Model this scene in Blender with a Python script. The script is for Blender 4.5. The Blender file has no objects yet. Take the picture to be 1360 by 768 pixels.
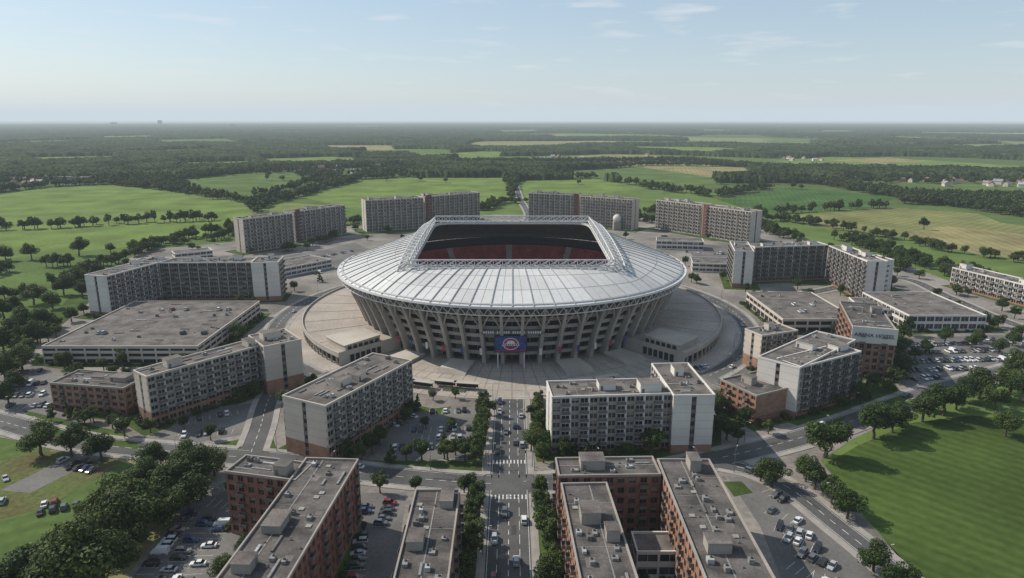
import bpy, math, random
import numpy as np
from mathutils import Vector
random.seed(7); rng=np.random.default_rng(11)
scene=bpy.context.scene
# ------------------------------------------------------------------ camera / survey
H=120.0; PITCH=math.radians(14.0); FPX=907.0
cp,sp=math.cos(PITCH),math.sin(PITCH)
def P(px,py,h=0.0):
    """survey helper: world XY of a photographed point known to lie at height h"""
    a=(px-680)/FPX; b=(384-py)/FPX
    dx=a; dy=cp+b*sp; dz=-sp+b*cp
    t=(H-h)/(-dz)
    return (dx*t,dy*t)
cam=bpy.data.cameras.new("camera"); co=bpy.data.objects.new("camera",cam)
scene.collection.objects.link(co); co.location=(0,0,H)
co.rotation_euler=(math.radians(90)-PITCH,0,0)
cam.sensor_width=36; cam.lens=24.0; cam.clip_start=1; cam.clip_end=120000
scene.camera=co
scene.view_settings.view_transform='Standard'
scene.view_settings.look='None'; scene.view_settings.exposure=0
# ------------------------------------------------------------------ light
AZ=math.radians(-66); EL=math.radians(41)
w=bpy.data.worlds.new("World"); scene.world=w; w.use_nodes=True
nt=w.node_tree; bg=nt.nodes['Background']
sky=nt.nodes.new('ShaderNodeTexSky'); sky.sky_type='NISHITA'; sky.sun_disc=False
sky.sun_elevation=EL; sky.sun_rotation=AZ%(2*math.pi); sky.altitude=100
sky.air_density=1.0; sky.dust_density=.7; sky.ozone_density=1.0
tc=nt.nodes.new('ShaderNodeTexCoord'); mp=nt.nodes.new('ShaderNodeMapping')
mp.inputs['Scale'].default_value=(5,5,34); mp.inputs['Location'].default_value=(1.3,.4,.2)
nz=nt.nodes.new('ShaderNodeTexNoise'); nz.inputs['Scale'].default_value=2.2; nz.inputs['Detail'].default_value=9
cr=nt.nodes.new('ShaderNodeValToRGB'); cr.color_ramp.elements[0].position=.565; cr.color_ramp.elements[1].position=.78
cr.color_ramp.elements[1].color=(.55,.55,.55,1)
veil=nt.nodes.new('ShaderNodeMixRGB'); veil.inputs[0].default_value=.42; veil.inputs[2].default_value=(4.0,5.1,6.2,1)
mx=nt.nodes.new('ShaderNodeMixRGB'); mx.inputs[2].default_value=(6.9,6.9,6.9,1)
nt.links.new(tc.outputs['Generated'],mp.inputs[0]); nt.links.new(mp.outputs[0],nz.inputs[0])
nt.links.new(nz.outputs[0],cr.inputs[0]); nt.links.new(cr.outputs[0],mx.inputs[0])
nt.links.new(sky.outputs[0],veil.inputs[1]); nt.links.new(veil.outputs[0],mx.inputs[1]); nt.links.new(mx.outputs[0],bg.inputs[0])
bg.inputs[1].default_value=0.122
sun=bpy.data.lights.new("sun","SUN"); sun.energy=5.0; sun.angle=math.radians(.5); sun.color=(1,.93,.82)
so=bpy.data.objects.new("sun",sun); scene.collection.objects.link(so); so.location=(-300,200,400)
sd=Vector((math.sin(AZ)*math.cos(EL),math.cos(AZ)*math.cos(EL),math.sin(EL)))
so.rotation_euler=sd.to_track_quat('Z','Y').to_euler()
# ------------------------------------------------------------------ materials
MATS={}
def mat(name,col,rough=.8,var=.15,scale=.3,metal=0.,fine=.12,fscale=3.,col2=None,spec=.3):
    if name in MATS: return MATS[name]
    m=bpy.data.materials.new(name); m.use_nodes=True; n=m.node_tree; b=n.nodes['Principled BSDF']
    tc=n.nodes.new('ShaderNodeTexCoord')
    z=n.nodes.new('ShaderNodeTexNoise'); z.inputs['Scale'].default_value=scale; z.inputs['Detail'].default_value=5
    r=n.nodes.new('ShaderNodeValToRGB'); r.color_ramp.elements[0].position=.35; r.color_ramp.elements[1].position=.65
    c2=col2 if col2 else tuple(min(1,c*(1+var)) for c in col)
    c1=tuple(c*(1-var) for c in col)
    r.color_ramp.elements[0].color=(*c1,1); r.color_ramp.elements[1].color=(*c2,1)
    z2=n.nodes.new('ShaderNodeTexNoise'); z2.inputs['Scale'].default_value=fscale; z2.inputs['Detail'].default_value=3
    mr=n.nodes.new('ShaderNodeMapRange'); mr.inputs[1].default_value=.3; mr.inputs[2].default_value=.7
    mr.inputs[3].default_value=1-fine; mr.inputs[4].default_value=1+fine
    mu=n.nodes.new('ShaderNodeVectorMath'); mu.operation='SCALE'
    n.links.new(tc.outputs['Object'],z.inputs[0]); n.links.new(tc.outputs['Object'],z2.inputs[0])
    n.links.new(z.outputs[0],r.inputs[0]); n.links.new(z2.outputs[0],mr.inputs[0])
    n.links.new(r.outputs[0],mu.inputs[0]); n.links.new(mr.outputs[0],mu.inputs['Scale'])
    n.links.new(mu.outputs[0],b.inputs['Base Color'])
    b.inputs['Roughness'].default_value=rough; b.inputs['Metallic'].default_value=metal
    b.inputs['Specular IOR Level'].default_value=spec
    MATS[name]=m; return m
def fieldmat(name,col,ang=0,period=7,amp=.12,patch=.02,pv=.22,col2=None):
    if name in MATS: return MATS[name]
    m=mat(name,col,1.0,pv,patch,fine=.14,fscale=.35,col2=col2,spec=0.05)
    n=m.node_tree; b=n.nodes['Principled BSDF']; src=b.inputs['Base Color'].links[0].from_socket
    tc=n.nodes.new('ShaderNodeTexCoord'); mp=n.nodes.new('ShaderNodeMapping'); mp.inputs['Rotation'].default_value=(0,0,ang)
    wv=n.nodes.new('ShaderNodeTexWave'); wv.inputs['Scale'].default_value=.314/period; wv.inputs['Distortion'].default_value=1.2
    wv.inputs['Detail'].default_value=2; wv.inputs['Detail Scale'].default_value=.3
    mr=n.nodes.new('ShaderNodeMapRange'); mr.inputs[3].default_value=1-amp; mr.inputs[4].default_value=1+amp*.6
    mu=n.nodes.new('ShaderNodeVectorMath'); mu.operation='SCALE'
    n.links.new(tc.outputs['Object'],mp.inputs[0]); n.links.new(mp.outputs[0],wv.inputs[0])
    n.links.new(wv.outputs[1],mr.inputs[0]); n.links.new(src,mu.inputs[0]); n.links.new(mr.outputs[0],mu.inputs['Scale'])
    n.links.new(mu.outputs[0],b.inputs['Base Color']); return m
def leafmat(name,col,trans=.2):
    if name in MATS: return MATS[name]
    m=bpy.data.materials.new(name); m.use_nodes=True; n=m.node_tree; b=n.nodes['Principled BSDF']
    oi=n.nodes.new('ShaderNodeObjectInfo'); hs=n.nodes.new('ShaderNodeHueSaturation'); hs.inputs['Color'].default_value=(*col,1)
    a=n.nodes.new('ShaderNodeMapRange'); a.inputs[3].default_value=.475; a.inputs[4].default_value=.515
    v=n.nodes.new('ShaderNodeMapRange'); v.inputs[3].default_value=1.3; v.inputs[4].default_value=.7
    n.links.new(oi.outputs['Random'],a.inputs[0]); n.links.new(oi.outputs['Random'],v.inputs[0])
    n.links.new(a.outputs[0],hs.inputs['Hue']); n.links.new(v.outputs[0],hs.inputs['Value'])
    n.links.new(hs.outputs[0],b.inputs['Base Color']); b.inputs['Roughness'].default_value=.65; b.inputs['Specular IOR Level'].default_value=.2
    t=n.nodes.new('ShaderNodeBsdfTranslucent'); n.links.new(hs.outputs[0],t.inputs[0])
    mxs=n.nodes.new('ShaderNodeMixShader'); mxs.inputs[0].default_value=trans
    out=n.nodes['Material Output']
    n.links.new(b.outputs[0],mxs.inputs[1]); n.links.new(t.outputs[0],mxs.inputs[2]); n.links.new(mxs.outputs[0],out.inputs[0])
    MATS[name]=m; return m
asphalt=mat('asphalt',(.08,.078,.076),.9,.25,.06,fine=.14,fscale=1.2)
lotasph=mat('parking_asphalt',(.125,.118,.11),.9,.25,.05,fine=.14,fscale=.9)
paving=mat('paving',(.33,.288,.245),.9,.14,.05,fine=.14,fscale=.8)
urban=mat('urban_ground',(.175,.155,.135),.95,.28,.03,fine=.18,fscale=.5,col2=(.25,.225,.195))
walkm=mat('pavement_concrete',(.28,.258,.23),.9,.14,.2)
white=mat('white_paint',(.55,.54,.52),.6,.2,1)
pale=mat('pale_render',(.44,.39,.335),.85,.1,.15,fine=.06)
whitep=mat('white_panel',(.60,.565,.515),.8,.08,.1,fine=.05)
creamp=mat('cream_panel',(.50,.44,.375),.8,.08,.1,fine=.05)
greyc=mat('grey_concrete',(.29,.258,.225),.85,.12,.15)
dgrey=mat('dark_concrete',(.135,.12,.11),.85,.15,.2)
brick=mat('brick',(.205,.10,.072),.9,.2,.4,fine=.15,fscale=6)
tanbrick=mat('tan_brick',(.28,.158,.108),.9,.15,.4,fine=.15,fscale=6)
redp=mat('red_panel',(.15,.065,.05),.8,.1,.4)
roofm=mat('roof_membrane',(.11,.095,.086),.95,.32,.12,fine=.22,fscale=1.6,col2=(.165,.145,.13))
roofd=mat('roof_membrane_dark',(.075,.068,.063),.95,.32,.15,fine=.22,fscale=1.6,col2=(.13,.115,.105))
hvac=mat('galvanised_metal',(.40,.40,.39),.5,.2,1,metal=.2)
hvacd=mat('weathered_metal',(.22,.212,.20),.6,.2,1,metal=.1)
glass=mat('window_glass',(.022,.027,.033),.12,.3,.2,spec=.6)
glass2=mat('window_glass_mid',(.055,.062,.07),.2,.3,.3,spec=.5)
blind=mat('window_blind',(.25,.235,.21),.7,.2,.8)
rail=mat('balcony_rail',(.13,.125,.12),.5,.15,.5)
dark=mat('near_black',(.02,.02,.022),.9,.1,1)  # near-black; also paints the shade inside openings onto flat faces
LB=[leafmat('leaves_mid',(.046,.076,.019)),leafmat('leaves_light',(.078,.115,.028)),leafmat('leaves_dark',(.021,.039,.011))]
bark=mat('bark',(.09,.068,.05),.95,.2,2)
# ------------------------------------------------------------------ mesh builder
def link(o,parent=None):
    scene.collection.objects.link(o)
    if parent: o.parent=parent
    return o
class MB:
    def __init__(s): s.V=[];s.F=[];s.M=[];s.mats=[]
    def mi(s,m):
        if m not in s.mats: s.mats.append(m)
        return s.mats.index(m)
    def face(s,pts,m):
        k=len(s.V); s.V.extend(pts); s.F.append(tuple(range(k,k+len(pts)))); s.M.append(s.mi(m))
    def box(s,o,a,b,c,m,mtop=None,bottom=True):
        x,y,z=o
        p=[(x,y,z),(x+a[0],y+a[1],z+a[2]),(x+a[0]+b[0],y+a[1]+b[1],z+a[2]+b[2]),(x+b[0],y+b[1],z+b[2])]
        q=[(i+c[0],j+c[1],l+c[2]) for i,j,l in p]
        k=len(s.V); s.V.extend(p+q); mm=s.mi(m)
        fs=[(k+4,k+5,k+6,k+7),(k,k+1,k+5,k+4),(k+1,k+2,k+6,k+5),(k+2,k+3,k+7,k+6),(k+3,k,k+4,k+7)]
        ms=[s.mi(mtop) if mtop else mm,mm,mm,mm,mm]
        if bottom: fs.append((k+3,k+2,k+1,k)); ms.append(mm)
        s.F.extend(fs); s.M.extend(ms)
    def abox(s,x0,y0,z0,x1,y1,z1,m,mtop=None):
        s.box((x0,y0,z0),(x1-x0,0,0),(0,y1-y0,0),(0,0,z1-z0),m,mtop)
    def tube(s,p,q,r,m,n=6,r2=None):
        p=Vector(p);q=Vector(q);d=(q-p)
        if d.length<1e-6: return
        d.normalize(); a=d.orthogonal().normalized(); b=d.cross(a); r2=r if r2 is None else r2
        k=len(s.V)
        for c,rr in((p,r),(q,r2)):
            for i in range(n):
                t=2*math.pi*i/n; v=c+(a*math.cos(t)+b*math.sin(t))*rr; s.V.append(tuple(v))
        mm=s.mi(m)
        for i in range(n):
            j=(i+1)%n; s.F.append((k+i,k+j,k+n+j,k+n+i)); s.M.append(mm)
        s.F.append(tuple(range(k+n,k+2*n))); s.M.append(mm)
        s.F.append(tuple(range(k+n-1,k-1,-1))); s.M.append(mm)
    def mesh(s,name):
        me=bpy.data.meshes.new(name); me.from_pydata(s.V,[],s.F)
        for m in s.mats: me.materials.append(m)
        me.polygons.foreach_set('material_index',np.array(s.M,dtype=np.int32)); me.update(); return me
    def obj(s,name,parent=None):
        return link(bpy.data.objects.new(name,s.mesh(name)),parent)
def empty(name,loc=(0,0,0)):
    e=bpy.data.objects.new(name,None); e.empty_display_size=2; scene.collection.objects.link(e); return e
def sheet(name,pts,z,m):
    b=MB(); b.face([(x,y,z) for x,y in pts],m); return b.obj(name)
def psheet(name,px,z,m): return sheet(name,[P(*p) for p in px],z,m)
# ------------------------------------------------------------------ ground
gm=bpy.data.materials.new('countryside'); gm.use_nodes=True; n=gm.node_tree; b=n.nodes['Principled BSDF']
tcn=n.nodes.new('ShaderNodeTexCoord'); vo=n.nodes.new('ShaderNodeTexVoronoi'); vo.inputs['Scale'].default_value=.0022
mpn=n.nodes.new('ShaderNodeMapping'); mpn.inputs['Scale'].default_value=(1,.7,1)
sx=n.nodes.new('ShaderNodeSeparateColor'); rp=n.nodes.new('ShaderNodeValToRGB')
E=rp.color_ramp.elements; E[0].color=(.06,.09,.03,1); E[0].position=0; E[1].color=(.10,.14,.042,1); E[1].position=1
for p_,c_ in((.3,(.09,.135,.038,1)),(.55,(.12,.17,.045,1)),(.75,(.20,.185,.085,1)),(.85,(.07,.11,.033,1))):
    e=E.new(p_); e.color=c_
nn=n.nodes.new('ShaderNodeTexNoise'); nn.inputs['Scale'].default_value=.03; nn.inputs['Detail'].default_value=6
mrn=n.nodes.new('ShaderNodeMapRange'); mrn.inputs[1].default_value=.3; mrn.inputs[2].default_value=.7; mrn.inputs[3].default_value=.8; mrn.inputs[4].default_value=1.2
mun=n.nodes.new('ShaderNodeVectorMath'); mun.operation='SCALE'
n.links.new(tcn.outputs['Object'],mpn.inputs[0]); n.links.new(mpn.outputs[0],vo.inputs[0]); n.links.new(vo.outputs['Color'],sx.inputs[0])
n.links.new(sx.outputs[0],rp.inputs[0]); n.links.new(rp.outputs[0],mun.inputs[0]); n.links.new(tcn.outputs['Object'],nn.inputs[0])
n.links.new(nn.outputs[0],mrn.inputs[0]); n.links.new(mrn.outputs[0],mun.inputs['Scale']); n.links.new(mun.outputs[0],b.inputs['Base Color'])
b.inputs['Roughness'].default_value=1; b.inputs['Specular IOR Level'].default_value=.05
S=42000
sheet('ground',[(-S,-3000),(S,-3000),(S,S),(-S,S)],0,gm)
G1=fieldmat('field_bright',(.125,.175,.045),.5,9,.08); G2=fieldmat('field_mid',(.088,.13,.038),1.0,8,.1)
G3=fieldmat('field_deep',(.055,.105,.030),.3,8,.1); G4=fieldmat('field_straw',(.22,.195,.09),.2,10,.1)
G5=fieldmat('field_near',(.056,.086,.021),-.75,5,.13,.012,pv=.35); G6=fieldmat('field_hay',(.165,.17,.066),.9,10,.12)
lawn=mat('lawn',(.055,.085,.024),1,.3,.08,fine=.25,fscale=1.2,spec=.05)
dry=mat('dry_grass',(.15,.13,.062),1,.3,.05,fine=.25,fscale=.6,col2=(.10,.125,.042),spec=.05)
FI=[([(-60,268),(60,250),(150,246),(240,256),(320,270),(335,284),(300,292),(180,296),(60,304),(-60,308)],G1),
([(-60,310),(60,306),(180,298),(300,294),(325,300),(250,318),(150,330),(0,344),(-60,348)],G1),
([(-80,352),(0,346),(150,333),(180,338),(120,365),(60,385),(0,396),(-80,410)],G2),
([(250,238),(380,230),(412,240),(370,256),(300,256),(245,250)],G2),
([(400,262),(480,240),(560,236),(668,236),(676,264),(640,280),(480,280)],G1),
([(690,240),(790,238),(860,250),(700,268)],G1),
([(735,228),(850,222),(930,232),(960,240),(930,252),(860,248)],G2),
([(850,222),(985,222),(1015,233),(960,238),(880,226)],G4),
([(950,264),(1050,249),(1190,262),(1165,276),(1010,284)],G3),
([(1040,287),(1190,276),(1300,284),(1330,296),(1360,300),(1420,345),(1260,328),(1190,312),(1100,305)],G6),
([(1190,312),(1260,300),(1420,318),(1420,350),(1300,338)],G4),
([(1030,214),(1100,208),(1220,212),(1440,226),(1440,232),(1200,227),(1090,224)],G1),
([(1100,213),(1180,209),(1230,214),(1170,217)],G4),
([(830,194),(960,196),(1010,201),(930,206),(850,200)],G1),
([(430,193),(520,193),(525,199),(440,200)],G4),([(345,211),(440,208),(485,212),(470,219),(360,220)],G1),
([(540,206),(640,201),(710,202),(650,209),(560,211)],G1),([(35,209),(150,207),(160,213),(50,217)],G1),
([(200,186),(300,184),(320,190),(220,192)],G2),([(235,216),(330,214),(340,221),(250,224)],G1),
([(1210,193),(1320,191),(1380,194),(1300,198)],G1),([(730,181),(760,180),(790,183),(740,184)],G2),([(135,181),(200,180),(210,184),(140,185)],G1),
([(1010,186),(1080,184),(1100,188),(1030,190)],G2),([(660,173),(710,172),(715,176),(670,177)],G2),
([(1095,618),(1140,592),(1210,562),(1290,552),(1400,562),(1600,620),(1600,900),(1290,860)],G5),
([(1262,530),(1330,515),(1420,520),(1500,560),(1400,556),(1300,548)],G2),
([(-150,560),(0,588),(70,596),(60,604),(-20,640),(-200,640)],G2),
([(-300,640),(-20,642),(60,640),(150,612),(215,625),(250,640),(180,700),(110,790),(60,860),(-300,860)],G2),
]
POLYS=[]
for i,(pp,m) in enumerate(FI):
    pts=[P(*p) for p in pp]; POLYS.append(np.array(pts)); sheet('field',pts,.004+.003*(i%9)+ (.02 if i>23 else 0),m)
psheet('dry_ground',[(-60,632),(0,612),(40,600),(130,600),(165,615),(110,645),(70,672),(0,690),(-60,690)],.07,dry)
psheet('dirt_track',[(0,652),(60,622),(110,598),(150,600),(90,630),(40,655)],.074,lotasph)
URB=[(-120,505),(0,470),(50,452),(105,398),(112,380),(190,332),(305,322),(480,298),(660,285),(880,288),(1010,305),(1090,322),(1200,350),(1360,412),(1500,470),(1420,495),(1300,515),(1215,545),(1130,585),(1090,612),(1150,690),(1270,820),(1290,900),(60,900),(165,770),(250,665),(290,632),(180,612),(60,592),(-120,560)]
psheet('urban_ground',URB,.045,urban)
URBW=np.array([P(*p) for p in URB]); POLYS.append(URBW)
def inpoly(x,y,poly):
    c=np.zeros(x.shape,bool); j=len(poly)-1
    for i in range(len(poly)):
        xi,yi=poly[i]; xj,yj=poly[j]
        dyy=(yj-yi) if abs(yj-yi)>1e-9 else 1e-9
        c^=((yi>y)!=(yj>y))&(x<(xj-xi)*(y-yi)/dyy+xi); j=i
    return c
# ------------------------------------------------------------------ roads
def catmull(pts,step=2.5):
    out=[]; n=len(pts)
    for i in range(n-1):
        p0=pts[max(i-1,0)];p1=pts[i];p2=pts[i+1];p3=pts[min(i+2,n-1)]
        L=math.dist(p1,p2); k=max(1,int(L/step))
        for j in range(k):
            t=j/k; out.append(tuple(.5*((2*p1[a])+(-p0[a]+p2[a])*t+(2*p0[a]-5*p1[a]+4*p2[a]-p3[a])*t*t+(-p0[a]+3*p1[a]-3*p2[a]+p3[a])*t**3) for a in(0,1)))
    out.append(pts[-1]); return out
CY=414.0
RD={}
RD['avenue']=(catmull([(-1,85),(-1,150),(-1,210),(-1,289)]),13,True)
RD['cross']=(catmull([P(*p) for p in [(-220,520),(-60,548),(0,560),(110,588),(250,602),(380,613),(480,628),(600,640),(680,643),(760,639),(860,628),(960,608),(1060,583),(1140,557),(1220,527),(1300,503),(1400,478),(1550,450)]]),11,True)
RD['lane']=(catmull([P(*p) for p in [(940,613),(1000,626),(1050,650),(1110,697),(1170,745),(1230,800),(1290,870)]]),7.5,True)
RD['ring']=(catmull([(142*math.sin(math.radians(a)),CY-142*math.cos(math.radians(a))) for a in range(42,319,6)]),10,True)
RD['west']=(catmull([P(*p) for p in [(395,492),(360,525),(345,570),(330,610)]]),8,False)
RD['farroad']=(catmull([P(*p) for p in [(640,300),(700,292),(690,262),(684,236),(690,222)]]),7,False)
RD['eastroad']=(catmull([P(*p) for p in [(1000,395),(1060,392),(1190,370),(1260,395),(1330,425),(1420,455)]]),8,False)
def offs(pts,d):
    o=[]
    for i,p in enumerate(pts):
        a=pts[max(i-1,0)];b=pts[min(i+1,len(pts)-1)]; dx,dy=b[0]-a[0],b[1]-a[1]; l=math.hypot(dx,dy) or 1
        o.append((p[0]-dy/l*d,p[1]+dx/l*d))
    return o
def nearroad(x,y,skip,extra=.5):
    for k,(pts,wd,_) in RD.items():
        if k==skip: continue
        A=RDN[k]
        if ((A[:,0]-x)**2+(A[:,1]-y)**2).min()<(wd/2+extra)**2: return True
    return False
RDN={k:np.array(v[0]) for k,v in RD.items()}
patchm=mat('asphalt_repair',(.055,.054,.053),.9,.2,.3)
for ri,(k,(pts,wd,mk)) in enumerate(RD.items()):
    z=.085+.006*ri; b=MB()
    l=offs(pts,wd/2); r=offs(pts,-wd/2)
    for i in range(len(pts)-1): b.face([(*r[i],z),(*r[i+1],z),(*l[i+1],z),(*l[i],z)],asphalt)
    b.obj('road')
    pb=MB(); zt=.22+.004*ri
    for s in(1,-1):
        a=offs(pts,s*(wd/2)); c=offs(pts,s*(wd/2+2.4))
        for i in range(len(pts)-1):
            mxx=(a[i][0]+c[i+1][0])/2; myy=(a[i][1]+c[i+1][1])/2
            if nearroad(mxx,myy,k,1.5): continue
            A1=(*a[i],zt);A2=(*a[i+1],zt);C1=(*c[i],zt);C2=(*c[i+1],zt)
            pb.face([A1,A2,C2,C1],walkm); pb.face([(*a[i],.0),(*a[i+1],.0),A2,A1],walkm); pb.face([(*c[i],.0),(*c[i+1],.0),C2,C1],walkm)
    pb.obj('pavement')
    mb=MB(); zm=.15+.002*ri
    for i in range(len(pts)-1):
        if nearroad(*pts[i],k,.3): continue
        for o_,w_,dash in((0,.15,True),(wd/2-.5,.11,False),(-wd/2+.5,.11,False))+(((wd/4,.11,True),(-wd/4,.11,True)) if wd>12 else ()):
            if dash and o_!=0 and i%3==2: continue
            if dash and o_==0 and i%2: continue
            if not mk and not dash: continue
            a=offs(pts[i:i+2],o_-w_/2*1.4); c=offs(pts[i:i+2],o_+w_/2*1.4)
            mb.face([(*a[0],zm),(*a[1],zm),(*c[1],zm),(*c[0],zm)],white)
    rr_=random.Random(ri)
    for i in range(3,len(pts)-6,5):
        if rr_.random()<.5 or nearroad(*pts[i],k,.3): continue
        o_=rr_.uniform(-wd*.35,wd*.2); w_=rr_.uniform(.6,2); j=i+rr_.randint(1,3)
        a=offs(pts[i:j+1],o_);c=offs(pts[i:j+1],o_+w_)
        for q in range(len(a)-1): mb.face([(*a[q],zm-.02),(*a[q+1],zm-.02),(*c[q+1],zm-.02),(*c[q],zm-.02)],patchm)
    if k=='avenue':
        for yc in (200,223.5,283):
            for j in range(10): mb.face([(-6.9+j*1.25,yc-1.3,zm+.004),(-6.45+j*1.25,yc-1.3,zm+.004),(-6.45+j*1.25,yc+1.3,zm+.004),(-6.9+j*1.25,yc+1.3,zm+.004)],white)
    mb.obj('road_markings')
# ------------------------------------------------------------------ lots
LOTW=[]
for i,pp in enumerate([
 [(-60,492),(60,486),(95,520),(80,560),(0,548),(-60,535)],
 [(245,545),(345,535),(340,575),(260,588),(215,583)],
 [(488,600),(540,548),(640,542),(640,607),(560,612)],
 [(150,800),(255,665),(300,640),(330,660),(330,720),(290,800)],
 [(455,800),(480,655),(540,655),(520,800)],
 [(965,632),(1000,636),(1050,655),(1110,705),(1210,800),(1050,800),(1010,700)],
 [(1195,450),(1330,445),(1420,470),(1330,495),(1240,520),(1180,505)],
 [(915,490),(950,470),(1010,448),(1010,500),(960,520)],
 [(840,690),(905,690),(925,800),(850,800)],
 [(350,345),(440,330),(470,322),(500,335),(440,362),(375,370)],
 [(905,322),(1000,330),(1000,360),(930,352)],
 [(1010,345),(1100,345),(1120,378),(1010,374)],
 [(190,378),(330,376),(345,392),(180,394)]]):
    psheet('parking_lot',pp,.06+.002*i,lotasph); LOTW.append(np.array([P(*p) for p in pp]))
psheet('lawn',[(640,545),(655,545),(640,612),(620,612)],.0865,lawn)
for i,pp in enumerate([[(735,607),(880,606),(900,618),(735,628)],[(480,612),(640,613),(640,628),(520,620)],[(560,545),(600,540),(590,552)],[(240,600),(360,575),(370,605),(290,606)],
  [(640,660),(646,660),(640,800),(614,800)],[(712,660),(722,652),(742,800),(716,800)],[(960,600),(1060,572),(1060,580),(970,605)],[(960,640),(985,640),(1000,655),(975,660)],[(705,545),(730,545),(730,600),(712,612)],[(30,545),(165,575),(190,598),(60,580)],
  [(1000,372),(1190,388),(1200,384),(1010,362)],[(880,300),(1000,318),(1010,326),(880,306)],[(480,304),(640,296),(640,303),(480,312)],[(50,470),(80,478),(140,480),(90,492),(40,484)],[(930,540),(958,560),(958,600),(935,605)],
  [(350,480),(400,500),(380,520),(350,500)],[(1150,505),(1185,510),(1215,535),(1150,550)],[(1060,560),(1130,540),(1120,560),(1070,572)],[(1190,430),(1320,432),(1340,440),(1190,446)],[(95,392),(130,392),(60,450),(40,450)]]):
    psheet('lawn',pp,.087+.0005*i,lawn)
# ------------------------------------------------------------------ stadium
st=empty('stadium')
conc=mat('stadium_concrete',(.36,.325,.285),.85,.13,.08,fine=.1)
conl=mat('stadium_concrete_light',(.40,.36,.31),.85,.14,.06,fine=.08)
rm=[mat('roof_sheet_%d'%i,(c,c*.985,c*.955),.6,.06,.04,fine=.05,fscale=.5) for i,c in enumerate((.53,.56,.50,.58))]
rib=mat('roof_seam',(.36,.355,.345),.5,.08,.2)
steel=mat('white_steel',(.55,.545,.53),.45,.06,.5)
seat=mat('red_seats',(.24,.03,.035),.6,.25,.12,fine=.45,fscale=1.3,col2=(.36,.06,.065))
def pol(r,a,z): return (r*math.sin(a),CY-r*math.cos(a),z)
def revolve(b,prof,a0,a1,n,m):
    for i in range(n):
        A=a0+(a1-a0)*i/n; B=a0+(a1-a0)*(i+1)/n
        for (r0,z0),(r1,z1) in zip(prof[:-1],prof[1:]):
            b.face([pol(r0,A,z0),pol(r0,B,z0),pol(r1,B,z1),pol(r1,A,z1)],m)
TAU=2*math.pi; RR=104.0
def rin(a,hx=53.,hy=61.,p=12): return (abs(math.sin(a)/hx)**p+abs(math.cos(a)/hy)**p)**(-1/p)
def zr(r,a):
    ri=rin(a); t=min(1,max(0,(r-ri)/(RR-ri))); ze=47.3-2.6*ri*math.cos(a)/61
    return 34+(ze-34)*(1-t**1.4)
def zxy(x,y): return zr(math.hypot(x,y-CY),math.atan2(x,CY-y))
b=MB(); NA=192; NR=12
for i in range(NA):
    A=TAU*i/NA;B=TAU*(i+1)/NA
    for j in range(NR):
        m=rm[int(random.Random((i//3)*7+j//4).random()*4)]
        def pt(a,t): return rin(a)+(RR-rin(a))*t
        ra0,ra1,rb0,rb1=pt(A,j/NR),pt(A,(j+1)/NR),pt(B,j/NR),pt(B,(j+1)/NR)
        q=[(ra0,A),(ra1,A),(rb1,B),(rb0,B)]
        b.face([pol(r,a,zr(r,a)) for r,a in q],m)
        b.face([pol(r,a,zr(r,a)-1.6) for r,a in q],dgrey)
    r=rin(A);r2=rin(B)
    b.face([pol(r,A,zr(r,A)),pol(r2,B,zr(r2,B)),pol(r2,B,zr(r2,B)-1.6),pol(r,A,zr(r,A)-1.6)],steel)
b.obj('roof',st)
b=MB()
for i in range(128):
    a=TAU*(i+.02)/128; big=i%2==0
    wd,hh=(.42,.5) if big else (.14,.12)
    r0=rin(a); pr=None
    for j in range(11):
        r=r0+(RR-r0)*j/10; c=(r*math.sin(a),CY-r*math.cos(a)); t=(math.cos(a),math.sin(a)); z_=zr(r,a)
        q=[(c[0]-t[0]*wd/2,c[1]-t[1]*wd/2,z_-.02),(c[0]-t[0]*wd/2,c[1]-t[1]*wd/2,z_+hh),(c[0]+t[0]*wd/2,c[1]+t[1]*wd/2,z_+hh),(c[0]+t[0]*wd/2,c[1]+t[1]*wd/2,z_-.02)]
        if pr:
            for u in range(3): b.face([pr[u],pr[u+1],q[u+1],q[u]],rib)
        pr=q
for i in range(192):
    A=TAU*i/192;B=TAU*(i+1)/192
    for tt,wv_,hv_ in((.333,.0035,.10),(.667,.0035,.10),(.965,.010,.4)):
        q0=[(rin(x)+(RR-rin(x))*(tt-wv_),x) for x in(A,B)]; q1=[(rin(x)+(RR-rin(x))*(tt+wv_),x) for x in(A,B)]
        b.face([pol(*q0[0],zr(*q0[0])+hv_),pol(*q0[1],zr(*q0[1])+hv_),pol(*q1[1],zr(*q1[1])+hv_),pol(*q1[0],zr(*q1[0])+hv_)],rib)
        b.face([pol(*q1[0],zr(*q1[0])+hv_),pol(*q1[1],zr(*q1[1])+hv_),pol(*q1[1],zr(*q1[1])-.02),pol(*q1[0],zr(*q1[0])-.02)],rib)
b.obj('roof_seams',st)
b=MB()
revolve(b,[(RR,34.0),(RR+.9,34.1),(RR+1.1,33.1),(RR+.2,32.7),(RR-2,32.6)],0,TAU,192,steel)
NT=144
for i in range(NT):
    A=TAU*i/NT;B=TAU*(i+1)/NT;C=(A+B)/2
    b.tube(pol(RR-1.2,A,29.2),pol(RR-1.2,B,29.2),.3,steel,5)
    b.tube(pol(RR-1.2,A,29.2),pol(RR,C,32.8),.19,steel,4); b.tube(pol(RR,C,32.8),pol(RR-1.2,B,29.2),.19,steel,4)
b.obj('rim_truss',st)
b=MB()
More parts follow.
